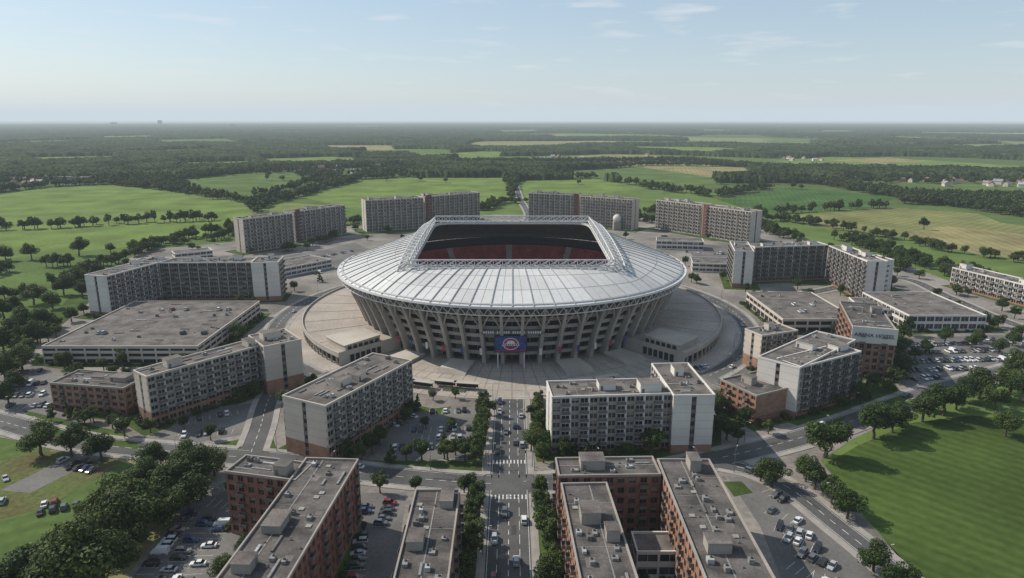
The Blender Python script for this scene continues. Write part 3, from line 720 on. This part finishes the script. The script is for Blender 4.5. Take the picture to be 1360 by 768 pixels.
# ------------------------------------------------------------------ trees
def tree_mesh(name,seed,Ht,R,nclump,nleaf,ls,kind='round'):
    r=np.random.default_rng(seed); b=MB()
    segs=5; px=(0,0,0); pr=R*.07+.12
    for i in range(segs):
        q=(r.normal(0,.12),r.normal(0,.12),Ht*.62*(i+1)/segs); b.tube(px,q,pr*(1-i/segs*.7),bark,7,pr*(1-(i+1)/segs*.7)); px=q
    if kind=='cone':
        cl=[]
        for k in range(nclump):
            t=(k+.5)/nclump; z=Ht*(.12+.86*t); rr=R*(1-t)*r.uniform(.5,.95); a=r.uniform(0,TAU); cl.append((rr*math.cos(a),rr*math.sin(a),z,R*.33*(1.1-t*.8)))
    else:
        cl=[]; zc=Ht*.60; rz=Ht*.42
        for k in range(nclump):
            v=r.normal(size=3); v/=np.linalg.norm(v); d=r.uniform(.35,.82)
            if v[2]<-.55: v[2]*=.5
            s=R*r.uniform(.26,.46)
            cl.append((v[0]*R*d,v[1]*R*d,zc+v[2]*rz*d,s))
        cl.append((0,0,zc,R*.55))
    for c in cl[:9]:
        z0=r.uniform(.25,.55)*Ht; b.tube((0,0,z0),(c[0]*.85,c[1]*.85,max(c[2],z0+.3)),.12+R*.012,bark,4,.04)
    V=list(b.V);F=list(b.F);M=list(b.M)
    for m in LB: b.mi(m)
    mi=[b.mats.index(m) for m in LB]
    tot=sum(c[3]**2 for c in cl)
    for c in cl:
        n=int(nleaf*c[3]**2/tot)+4
        v=r.normal(size=(n,3)); v/=np.linalg.norm(v,axis=1)[:,None]; d=r.uniform(.55,1.08,n)**.6
        ctr=np.array(c[:3])+v*d[:,None]*c[3]*np.array([1,1,.85])
        nr=v+r.normal(0,.55,(n,3)); nr[:,2]+=.25; nr/=np.linalg.norm(nr,axis=1)[:,None]
        t=np.cross(nr,r.normal(size=(n,3))); t/=np.linalg.norm(t,axis=1)[:,None]; s=np.cross(nr,t)
        L=ls*r.uniform(.6,1.3,n)[:,None]; Wd=L*r.uniform(.5,.9,n)[:,None]
        quad=np.stack([ctr-t*L,ctr+s*Wd*.8-t*L*.1,ctr+t*L,ctr-s*Wd*.8+t*L*.1],1).reshape(-1,3)
        base=len(V); V.extend(map(tuple,quad)); F.extend([(base+4*i,base+4*i+1,base+4*i+2,base+4*i+3) for i in range(n)])
        cm=r.choice([0,0,1,2]); tone=r.random(n)  # random number picks each leaf's green
        M.extend([mi[1] if (x<.22 or (cm==1 and x<.6)) else mi[2] if (x>.85 or (cm==2 and x>.5)) else mi[0] for x in tone])
    me=bpy.data.meshes.new(name); me.from_pydata(V,[],F)
    for m in b.mats: me.materials.append(m)
    me.polygons.foreach_set('material_index',np.array(M,dtype=np.int32)); me.update(); return me
BIG=[tree_mesh('broadleaf_tree',i,10,4.8+.3*(i%3),22,6200,.28) for i in range(5)]
SM=[tree_mesh('street_tree',20+i,10,3.9,14,3200,.30) for i in range(3)]
CON=[tree_mesh('conifer_tree',40+i,10,2.8,26,2600,.28,'cone') for i in range(2)]
FAR=[tree_mesh('belt_tree',60+i,10,4.8+.4*(i%2),9,420,.85) for i in range(4)]
MIDT=[tree_mesh('hedge_tree',80+i,10,4.8,14,1500,.46) for i in range(3)]
BUSH=[tree_mesh('bush',90+i,1.6,1.2,5,260,.2) for i in range(2)]
def blocked(x,y,m=2.):
    for A,u,w_,L,D in FOOT:
        dx,dy=x-A[0],y-A[1]; a=dx*u[0]+dy*u[1]; b_=dx*w_[0]+dy*w_[1]
        if -m<a<L+m and -m<b_<D+m: return True
    return False
def tree(x,y,ht,kind='b'):
    if blocked(x,y,1.5) : return
    for k in RD:
        A=RDN[k]
        if ((A[:,0]-x)**2+(A[:,1]-y)**2).min()<(RD[k][1]/2+.8)**2: return
    L_={'b':BIG,'s':SM,'c':CON}[kind]; nm={'b':'broadleaf_tree','s':'street_tree','c':'conifer_tree'}[kind]
    o=bpy.data.objects.new(nm,random.choice(L_)); link(o); o.location=(x,y,0); k=ht/10*random.uniform(.88,1.2)
    o.scale=(k*random.uniform(.9,1.15),k*random.uniform(.9,1.15),k); o.rotation_euler=(0,0,random.uniform(0,6.28))
def T(px,py,ht,kind='b'): tree(*P(px,py),ht,kind)
for p in [(55,605,12),(95,606,10),(135,612,12),(205,625,11),(232,668,15),(262,655,13),(285,632,11),(180,715,16),(160,690,14),(212,690,13),(150,735,14),(105,800,18),(60,790,17),(140,790,15),(20,810,15),(190,660,12),(75,768,14),(245,632,11),(120,700,10),(252,682,12),(225,705,11),(175,745,12),(200,640,9),(315,655,7),(300,775,8),(335,745,7)]: T(*p)
for p in [(20,418,13),(45,405,12),(85,392,12),(60,438,12),(20,452,13),(50,456,12),(95,428,10),(30,492,12),(8,508,13),(12,540,10),(38,478,11),(100,380,12),(130,372,11),(70,410,12),(5,470,12),(-20,440,13),(75,470,8),(110,395,11),(25,518,9),(5,425,12),(35,433,12)]: T(*p)
for p in [(8,347,13),(42,345,13),(105,340,15),(147,336,9),(180,335,10),(198,332,10),(30,305,10),(50,304,11),(68,304,9),(107,301,13),(155,297,8),(195,295,10),(225,294,7),(245,292,8),(265,292,9),(2,302,12),(100,302,10),(128,298,8)]: T(*p)
for p in [(650,552,8),(632,618,9),(605,605,8),(622,660,9),(595,612,8),(618,612,8),(560,612,8),(590,610,7),(505,655,7),(552,655,7),(712,566,8),(715,590,8),(722,615,8),(718,662,9),(722,695,9),(727,725,10),(735,760,9),(712,578,7),(706,556,7),(628,705,9),(624,745,10),(632,680,8),(730,790,9),(618,790,9),(640,575,8),(636,592,8),(630,725,8),(724,710,9),(729,742,8),(719,678,8),(634,668,8),(641,560,8),(637,604,8),(630,608,7),(716,602,8),(722,606,8),(645,566,7),(643,583,8),(710,584,8),(718,572,8),(724,596,8),(726,563,7),(627,690,8),(620,768,9),(733,775,9),(721,652,8),(616,655,7),(700,552,7)]: T(*p,'s')
for p in [(765,606,7),(795,608,8),(865,608,10),(925,606,9),(968,596,8),(835,610,6),(750,608,7),(440,608,8),(480,612,8),(520,616,7),(165,580,8),(245,572,8),(120,560,7),(330,585,8),(200,575,6),(280,585,6),(575,532,6),(605,530,5),(1060,575,7),(1080,570,9),(1100,560,10),(1130,548,9),(1040,578,7),(965,585,9),(1150,530,9),(1195,512,8),(1185,508,8),(365,480,7),(425,375,7),(540,560,7),(555,545,7),(495,604,8),(505,592,7),(548,552,7),(955,560,8),(945,578,9),(1115,545,9),(1145,545,8),(1160,520,8),(1110,560,8),(1025,580,7),(980,590,8),(355,505,7),(410,500,6),(705,600,8),(460,610,7),(395,608,6),(900,612,7),(820,612,6),(780,612,7),(565,570,6),(600,572,6),(590,595,7),(540,612,7),(345,600,8),(305,600,7),(270,596,7),(222,590,7),(150,570,6),(90,556,7),(870,618,5)]: T(*p,random.choice('sssc'))
for p in [(1095,608,14),(1160,583,13),(1197,568,11),(1252,552,14),(1300,530,12),(1340,524,13),(1335,580,10),(1025,648,9),(1052,650,10),(1085,672,10),(1115,698,11),(1140,724,11),(1165,745,11),(1182,775,12),(1060,665,7),(995,628,8),(1128,712,9),(1100,690,8),(1200,500,9),(1230,470,8),(1255,455,8),(1290,462,8),(1325,470,9),(1350,500,11),(1230,545,10),(1280,535,10),(1195,800,11),(1360,535,13),(1000,402,7),(1015,398,7),(990,388,7),(1215,478,7),(1300,455,7),(1345,460,8),(1200,425,8),(1390,520,13),(1040,640,8),(1070,640,10),(1082,650,10),(1150,715,9),(1175,735,10),(1205,770,10),(1185,575,11),(1225,560,11),(1125,690,9),(1105,670,9),(1160,760,8),(1215,790,10),(1010,640,7),(1320,545,10),(1270,545,11)]: T(*p)
# scattered trees on the verges between the blocks
cnt=0
for _ in range(1500):
    if cnt>150: break
    px,py=random.uniform(-20,1390),random.uniform(308,600); x,y=P(px,py); r=math.hypot(x,y-CY)
    if r<152 or blocked(x,y,3) or nearroad(x,y,None,1.5): continue
    xa,ya=np.array([x]),np.array([y])
    if not inpoly(xa,ya,URBW)[0] or any(inpoly(xa,ya,l)[0] for l in LOTW): continue
    tree(x,y,random.uniform(5.5,9),random.choice('sssb')); cnt+=1
def scatter(name,pts,srcs,hmin,hmax):
    me=bpy.data.meshes.new(name); me.from_pydata([(x,y,0) for x,y in pts],[],[]); o=bpy.data.objects.new(name,me); link(o)
    key='src_'+srcs[0].name
    col=bpy.data.collections.get(key)
    if not col:
        col=bpy.data.collections.new(key)
        for m in srcs: col.objects.link(bpy.data.objects.new(m.name,m))
    g=bpy.data.node_groups.new(name,'GeometryNodeTree')
    g.interface.new_socket('Geometry',in_out='INPUT',socket_type='NodeSocketGeometry'); g.interface.new_socket('Geometry',in_out='OUTPUT',socket_type='NodeSocketGeometry')
    N=g.nodes; gi=N.new('NodeGroupInput');go=N.new('NodeGroupOutput'); ip=N.new('GeometryNodeInstanceOnPoints'); ci=N.new('GeometryNodeCollectionInfo')
    ci.inputs['Collection'].default_value=col; ci.inputs['Separate Children'].default_value=True; ci.inputs['Reset Children'].default_value=True
    rv=N.new('FunctionNodeRandomValue'); rv.data_type='FLOAT_VECTOR'; rv.inputs[0].default_value=(0,0,0); rv.inputs[1].default_value=(0,0,6.28)
    rs=N.new('FunctionNodeRandomValue'); rs.data_type='FLOAT_VECTOR'; a=hmin/10;c=hmax/10; rs.inputs[0].default_value=(a,a,a); rs.inputs[1].default_value=(c,c,c); rs.inputs['Seed'].default_value=3
    ip.inputs['Pick Instance'].default_value=True
    g.links.new(gi.outputs[0],ip.inputs['Points']); g.links.new(ci.outputs[0],ip.inputs['Instance']); g.links.new(rv.outputs[0],ip.inputs['Rotation']); g.links.new(rs.outputs[0],ip.inputs['Scale'])
    g.links.new(ip.outputs[0],go.inputs[0])
    md=o.modifiers.new('scatter','NODES'); md.node_group=g
def belt(px,width,spacing,dens=1.):
    pts=[P(*p) for p in px]; out=[]
    for a,b_ in zip(pts[:-1],pts[1:]):
        L=math.dist(a,b_); n=int(L*max(1,width/spacing)/spacing*dens)
        for _ in range(n):
            t=random.random(); x=a[0]+(b_[0]-a[0])*t; y=a[1]+(b_[1]-a[1])*t; dx,dy=(b_[0]-a[0])/L,(b_[1]-a[1])/L; o=random.uniform(-width/2,width/2)
            out.append((x-dy*o,y+dx*o))
    return out
near=[]
for px,wd in [([(-60,400),(20,398),(110,372),(150,348),(230,322),(312,303)],14),([(1010,288),(1100,303),(1190,318),(1250,334),(1330,345),(1420,355)],12),
  ([(1120,318),(1160,330),(1200,346),(1260,362),(1360,395),(1440,415)],26),([(1190,350),(1215,372),(1262,392)],10),
  ([(455,300),(480,296)],20),([(640,280),(662,270),(700,270)],26),([(845,288),(870,282)],20),([(1000,300),(1030,310),(1060,320)],20),([(200,328),(300,318),(318,308)],14),
  ([(1000,292),(1110,300)],10),([(-60,420),(0,405)],20),([(600,284),(650,278)],20),([(-60,380),(20,360),(100,352)],10),([(0,470),(40,455),(60,440)],24),([(1010,362),(1190,386)],6),([(380,335),(450,318)],8),([(490,306),(640,298)],8),([(840,292),(1000,322)],10),
  ([(1195,432),(1330,436)],4),([(1200,445),(1190,500)],5),([(1330,440),(1400,462)],8)]: near+=belt(px,wd,8)
near=[p for p in near if not blocked(*p,3) and not nearroad(*p,None,2)]
scatter('hedgerow_trees',near,MIDT,7,12)
far=[]
for px,wd in [([(-60,262),(60,248),(150,244),(245,255),(330,274)],30),([(330,284),(345,272),(400,260),(470,240)],30),([(190,240),(250,252)],60),([(240,238),(330,228),(400,228),(440,236)],50),
 ([(470,238),(560,234),(640,233),(700,237)],26),([(700,238),(800,236),(860,250),(950,262),(1020,250)],22),([(1000,240),(1100,244),(1200,262),(1300,276),(1400,292)],60),([(1190,264),(1400,272)],160),
 ([(1000,286),(1090,280),(1190,275)],14),([(730,229),(860,220),(990,221)],24),([(960,240),(1020,236)],30),([(480,232),(600,225),(730,226)],50),([(412,240),(370,258),(330,262)],14),([(-60,308),(60,304),(180,297),(290,293)],5),
 ([(-60,240),(60,236),(200,232),(330,224),(480,222),(600,216),(760,216),(900,214),(1040,226),(1200,230),(1420,238)],70),([(676,264),(684,240)],14),([(1040,250),(1190,262)],10),([(1330,296),(1260,300),(1190,312)],6)]: far+=belt(px,wd,10,1.4)
far+= [P(random.uniform(-60,1420),random.uniform(222,245)) for _ in range(2200)]
fa=np.array(far); keep=np.ones(len(fa),bool)
for po in POLYS[:26]:
    ins=inpoly(fa[:,0],fa[:,1],po)
    keep&=~(ins & (rng.random(len(fa))>.03))
scatter('distant_tree_belt',[tuple(p) for p in fa[keep]],FAR,8,15)
bushes=[]
for A,u,w_,L,D in FOOT:
    if A[1]>420: continue
    for _ in range(int((L+D)/1.1)):
        t=random.random(); s=random.choice([0,1,2,3]); g=random.uniform(1,3.2)
        a,b_=((t*L,-g),(L+g,t*D),(t*L,D+g),(-g,t*D))[s]; x=A[0]+u[0]*a+w_[0]*b_; y=A[1]+u[1]*a+w_[1]*b_
        if not blocked(x,y,.7) and not nearroad(x,y,None,3): bushes.append((x,y))
for _ in range(420):
    y=random.uniform(120,285)
    if 196<y<226: continue
    bushes.append((random.choice([-1,1])*random.uniform(10.5,14)-1,y))
scatter('shrubbery',bushes,BUSH,7,17)
def vn(x,y,s):
    xi=np.floor(x);yi=np.floor(y);fx=x-xi;fy=y-yi;fx=fx*fx*(3-2*fx);fy=fy*fy*(3-2*fy)
    h=lambda a,b_:np.mod(np.sin(a*127.1+b_*311.7+s*17.3)*43758.5453,1)
    return (h(xi,yi)*(1-fx)+h(xi+1,yi)*fx)*(1-fy)+(h(xi,yi+1)*(1-fx)+h(xi+1,yi+1)*fx)*fy
NRr,NCc=560,1000
rr=1150*np.exp(np.linspace(0,math.log(19000/1150),NRr)); aa=np.radians(np.linspace(-50,50,NCc))
Rg,Ag=np.meshgrid(rr,aa,indexing='ij'); Xg=Rg*np.sin(Ag)+rng.normal(0,2,Rg.shape); Yg=Rg*np.cos(Ag)+rng.normal(0,3,Rg.shape)
f=.6*vn(Xg/420,Yg/520,1)+.4*vn(Xg/1300,Yg/900,2)
thr=np.interp(Rg,[1150,1500,2500,6000,19000],[.56,.47,.41,.38,.33])
mask=f>thr
mask&=~((vn(Xg/160,Yg/200,9)>.88)&(Rg<6000))
for po in POLYS[:26]:
    if po[:,1].max()>1100: mask&=~inpoly(Xg,Yg,po)
Z=8+6*vn(Xg/22,Yg/22,5)+rng.uniform(-3,3,Xg.shape)+3*vn(Xg/200,Yg/200,6)
Z=np.where(mask,Z,-1.5)
V=np.stack([Xg,Yg,Z],-1).reshape(-1,3)
idx=np.arange(NRr*NCc).reshape(NRr,NCc)
anym=mask[:-1,:-1]|mask[1:,:-1]|mask[:-1,1:]|mask[1:,1:]
q=np.stack([idx[:-1,:-1],idx[:-1,1:],idx[1:,1:],idx[1:,:-1]],-1)[anym]
me=bpy.data.meshes.new('distant_woodland'); me.vertices.add(len(V)); me.vertices.foreach_set('co',V.astype(np.float32).ravel())
me.loops.add(q.size); me.loops.foreach_set('vertex_index',q.astype(np.int32).ravel()); me.polygons.add(len(q)); me.polygons.foreach_set('loop_start',np.arange(0,q.size,4,dtype=np.int32))
me.update(calc_edges=True); me.validate()
me.materials.append(mat('woodland_canopy',(.022,.038,.014),1,.4,.012,fine=.5,fscale=.09,col2=(.042,.060,.020),spec=.05))
link(bpy.data.objects.new('distant_woodland',me))
# ------------------------------------------------------------------ cars
tyre=mat('tyre',(.02,.02,.02),.9,.1,3); carg=mat('car_glass',(.02,.025,.03),.08,.2,1,spec=.7); lamp_r=mat('tail_lamp',(.35,.02,.02),.3); lamp_w=mat('head_lamp',(.7,.7,.7),.2)
def car_mesh(col,kind):
    nm='car_paint_%s'%col[0]; pm=mat(nm,col[1],.28,.03,1,fine=.02,spec=.6); b=MB()
    if kind=='sedan': stn=[(-2.28,.74,.62),(-2.18,.84,.86),(-1.4,.9,.95),(0.8,.9,.93),(1.8,.86,.82),(2.18,.78,.66)]; cab=(-1.75,-1.05,.25,1.05,1.43,.93)
    elif kind=='suv': stn=[(-2.25,.8,.7),(-2.2,.88,1.0),(-1.4,.94,1.06),(0.9,.94,1.04),(1.9,.9,.95),(2.2,.82,.75)]; cab=(-2.1,-1.8,.3,1.1,1.72,1.04)
    else: stn=[(-2.6,.9,.9),(-2.55,.96,1.15),(-1.4,.98,1.2),(1.2,.98,1.18),(2.2,.94,1.0),(2.5,.84,.8)]; cab=(-2.5,-2.45,1.0,1.9,2.15,1.16)
    pr=None
    for x,wd,zt in stn:
        q=[(x,-wd,.3),(x,-wd,zt-.2),(x,-wd+.12,zt),(x,wd-.12,zt),(x,wd,zt-.2),(x,wd,.3)]
        if pr:
            for u in range(6): b.face([pr[u],pr[(u+1)%6],q[(u+1)%6],q[u]],pm)
        else: b.face(q,pm)
        pr=q
    b.face(pr,pm)
    x0,x1,x2,x3,zt,zb=cab; wb=stn[2][1]-.1; wt_=wb-.16
    lo=[(x0,-wb,zb-.03),(x3,-wb,zb-.03),(x3,wb,zb-.03),(x0,wb,zb-.03)];hi=[(x1,-wt_,zt),(x2,-wt_,zt),(x2,wt_,zt),(x1,wt_,zt)]
    for u in range(4):
        b.face([lo[u],lo[(u+1)%4],hi[(u+1)%4],hi[u]],carg if not(kind=='van' and u in(0,2,3)) else pm)
    b.box((x1,-wt_,zt-.02),(x2-x1,0,0),(0,2*wt_,0),(0,0,.06),pm)
    for s in(-1,1):
        if kind!='van': b.box(((x1+x2)/2-.05,s*wt_-.02*s,zb),(.1,0,0),(0,s*.18,0),(0,-s*.14,zt-zb),pm)
        for xx in(-1.4,1.35):
            b.tube((xx,s*(stn[2][1]-.2),.33),(xx,s*(stn[2][1]+.02),.33),.33,tyre,14); b.tube((xx,s*(stn[2][1]+.02),.33),(xx,s*(stn[2][1]+.03),.33),.2,hvac,8)
        b.box((stn[0][0]-.02,s*.62-.14,.68),(.1,0,0),(0,.28,0),(0,0,.16),lamp_r); b.box((stn[-1][0]-.06,s*.56-.14,.5),(.1,0,0),(0,.28,0),(0,0,.13),lamp_w)
        b.box((.7,s*(stn[2][1]+.02),zb+.05),(.18,0,0),(0,s*.15,0),(0,0,.12),pm)
    return b.mesh('car')
COL=[('white',(.65,.65,.64)),('silver',(.36,.37,.38)),('black',(.02,.02,.022)),('grey',(.10,.105,.11)),('red',(.20,.02,.02)),('blue',(.03,.05,.12)),('graphite',(.045,.047,.05)),('beige',(.30,.28,.24))]
WT=[5,5,5,5,1,1.5,4,1]
CARS=[(car_mesh(c,k),k) for c in COL for k in('sedan','suv')]; CW=[w for w in WT for _ in(0,1)]; VANS=[(car_mesh(COL[0],'van'),'van')]
def car(x,y,h,name='parked_car',z=None):
    m,k=random.choices(CARS,CW)[0] if random.random()>.04 else VANS[0]
    if k=='van': name=name.replace('car','van')
    o=bpy.data.objects.new(name,m); link(o); o.location=(x,y,z if z is not None else .16 if name.startswith('moving') else .09); o.rotation_euler=(0,0,h)
mk=MB()
def row(a,b_,fill=.7,nm='parked_car',lines=True,gap=2.7):
    A=P(*a);Bq=P(*b_);L=math.dist(A,Bq);n=int(L/gap);h=math.atan2(Bq[1]-A[1],Bq[0]-A[0]); c,s=math.cos(h),math.sin(h)
    for i in range(n):
        x=A[0]+c*gap*(i+.5);y=A[1]+s*gap*(i+.5)
        if blocked(x,y,2.2) or nearroad(x,y,None,2.): continue
        if lines:
            x_=x-c*gap/2;y_=y-s*gap/2; d=.06
            mk.face([(x_-c*d+s*2.5,y_-s*d-c*2.5,.1),(x_+c*d+s*2.5,y_+s*d-c*2.5,.1),(x_+c*d-s*2.5,y_+s*d+c*2.5,.1),(x_-c*d-s*2.5,y_-s*d+c*2.5,.1)],white)
        if random.random()<fill: car(x+random.uniform(-.15,.15),y+random.uniform(-.3,.3),h+math.pi/2+random.choice([0,math.pi])+random.uniform(-.04,.04))
for a,b_,f_ in [((5,498),(62,492),.8),((0,515),(75,508),.8),((0,528),(80,524),.8),((10,540),(80,540),.7),((-60,505),(0,500),.8),
 ((250,560),(330,545),.5),((240,580),(320,572),.4),
 ((515,572),(560,548),.5),((570,548),(635,546),.45),((545,572),(635,570),.5),((520,596),(632,594),.5),((560,582),(632,582),.4),
 ((185,772),(262,672),.6),((215,772),(285,680),.65),((240,790),(300,690),.5),((280,668),(318,672),.6),((200,775),(260,772),.5),
 ((470,775),(488,665),.5),((505,700),(520,665),.4),
 ((1018,652),(1045,668),.6),((1020,678),(1075,700),.75),((1040,715),(1100,735),.75),((1060,735),(1120,760),.75),((1080,765),(1160,790),.6),((1030,700),(1085,716),.7),((1050,752),(1105,780),.6),
 ((1205,460),(1310,456),.85),((1205,470),(1330,466),.85),((1200,482),(1335,478),.9),((1195,494),(1300,490),.85),((1210,505),(1270,502),.8),((1300,450),(1390,462),.8),((1330,475),(1400,470),.7),
 ((925,492),(1000,465),.6),((930,504),(1000,482),.6),((945,514),(1005,497),.5),
 ((360,362),(440,346),.5),((375,352),(470,334),.5),((400,368),(450,358),.5),((910,335),(990,340),.5),((925,345),(990,352),.5),((850,705),(905,705),.4),
 ((1040,446),(1120,440),.5),((1015,356),(1100,356),.6),((1020,366),(1110,368),.6),((195,386),(335,384),.6)]: row(a,b_,f_)
for a,b_,f_ in [((46,684),(120,668),.95),((50,674),(125,658),.75),((80,612),(108,618),.7),((100,622),(130,628),.8),((50,592),(95,590),.5),((-20,672),(30,664),.6),((70,628),(125,612),.5),((0,640),(40,628),.3)]: row(a,b_,f_,lines=False,gap=3.1)
mk.obj('parking_bay_lines')
for X,u,w_,L,D,h in DECKS:
    rn=random.Random(3)
    for fy in(.25,.5,.78):
        for i in range(int(L/2.8)):
            if rn.random()<.09:
                p=X(2+i*2.8,D*fy,h+.1); car(p[0],p[1],math.atan2(w_[1],w_[0]),'parked_car',h+.1)
for x,y,d in [(-5.2,140,1),(-5.0,158,1),(-2.2,149,1),(1.2,166,-1),(3.7,186,-1),(-5.2,176,1),(3.8,236,-1),(-5.2,231,1),(-2.4,247,1),(1.3,252,-1),(3.8,262,-1),(-5.2,266,1),(1.3,238,-1),(3.8,150,-1),(-2.3,190,1),(-5.2,276,1)]:
    car(x,y,math.pi/2*d*-1,'moving_car')
for k,stp in(('cross',23),('ring',24),('lane',19)):
    pts=RD[k][0]
    for i in range(6,len(pts)-2,stp+random.randint(-4,4)):
        s=random.choice([-1,1]); o=offs(pts[i:i+2],s*RD[k][1]*.24)[0]; h=math.atan2(pts[i+1][1]-pts[i][1],pts[i+1][0]-pts[i][0])
        if not(abs(o[0]+1)<9 and k=='cross'): car(*o,h+(math.pi if s>0 else 0),'moving_car')
# ------------------------------------------------------------------ street furniture
lb_=MB(); lb_.tube((0,0,0),(0,0,.8),.16,rail,8,.12); lb_.tube((0,0,.8),(0,0,8.5),.1,rail,8,.06); lb_.tube((0,0,8.5),(.8,0,9.1),.06,rail,6); lb_.tube((.8,0,9.1),(2,0,9.2),.05,rail,6); lb_.box((1.7,-.16,9.12),(.9,0,0),(0,.32,0),(0,0,.14),hvac,None)
LM=lb_.mesh('street_lamp')
def lampo(x,y,h):
    if blocked(x,y,1): return
    o=bpy.data.objects.new('street_lamp',LM); link(o); o.location=(x,y,.1); o.rotation_euler=(0,0,h)
for k,stp in(('avenue',10),('cross',12),('ring',12),('lane',12)):
    pts=RD[k][0]
    for i in range(4,len(pts)-1,stp):
        s=1 if (i//stp)%2 else -1
        o=offs(pts[i:i+2],s*(RD[k][1]/2+.8))[0]; h=math.atan2(pts[i+1][1]-pts[i][1],pts[i+1][0]-pts[i][0])
        if not nearroad(*o,k,1): lampo(*o,h-s*math.pi/2)
for x,y,h in((-9.2,203,0),(7.2,203,math.pi),(-9.2,220,0),(7.2,220,math.pi)):
    b=MB(); b.tube((0,0,0),(0,0,6.2),.12,rail,8,.09); b.tube((0,0,6),(5,0,6.3),.07,rail,6)
    for xx in(2.5,4.8):
        b.box((xx-.18,-.18,5.3),(.36,0,0),(0,.3,0),(0,0,1.0),dark)
        for j,m in enumerate((mat('lens_green',(.02,.2,.05),.3),mat('lens_amber',(.4,.2,.02),.3),lr)): b.tube((xx,-.18,5.45+.3*j),(xx,-.24,5.45+.3*j),.1,m,8)
    o=b.obj('traffic_light'); o.location=(x,y,.1); o.rotation_euler=(0,0,h)
for px,py in((535,512),(560,515),(590,514),(620,517),(770,512),(805,508)):
    x,y=P(px,py); b=MB(); b.abox(-6,-1.6,3,6,1.6,3.2,conl)
    for xx in(-5,0,5): b.tube((xx,1.2,0),(xx,1.2,3),.1,rail,6)
    b.abox(-5,1.3,.4,5,1.36,2.7,glass2); b.abox(-4,.6,.4,4,1.1,.5,rail)
    for xx in(-3.8,3.6): b.abox(xx,.7,0,xx+.15,1,.4,rail)
    o=b.obj('bus_shelter'); o.location=(x,y,.16); o.rotation_euler=(0,0,x/130)
# ------------------------------------------------------------------ haze (emission in place of scattered light + absorption, thin layer over the land)
hz=bpy.data.materials.new('glow_haze'); hz.use_nodes=True; n=hz.node_tree; n.nodes.remove(n.nodes['Principled BSDF'])
DN=5.5e-5
va=n.nodes.new('ShaderNodeVolumeAbsorption'); va.inputs['Color'].default_value=(0,0,0,1); va.inputs['Density'].default_value=DN
em=n.nodes.new('ShaderNodeEmission'); em.inputs['Color'].default_value=(.60,.69,.76,1); em.inputs['Strength'].default_value=DN
ad=n.nodes.new('ShaderNodeAddShader'); n.links.new(va.outputs[0],ad.inputs[0]); n.links.new(em.outputs[0],ad.inputs[1])
n.links.new(ad.outputs[0],n.nodes['Material Output'].inputs['Volume'])
b=MB(); b.abox(-46000,-3500,-8,46000,46000,600,hz); b.obj('haze')
print('objects',len(bpy.data.objects),'scattered',cnt,'trees near',len(near),'far',int(keep.sum()))
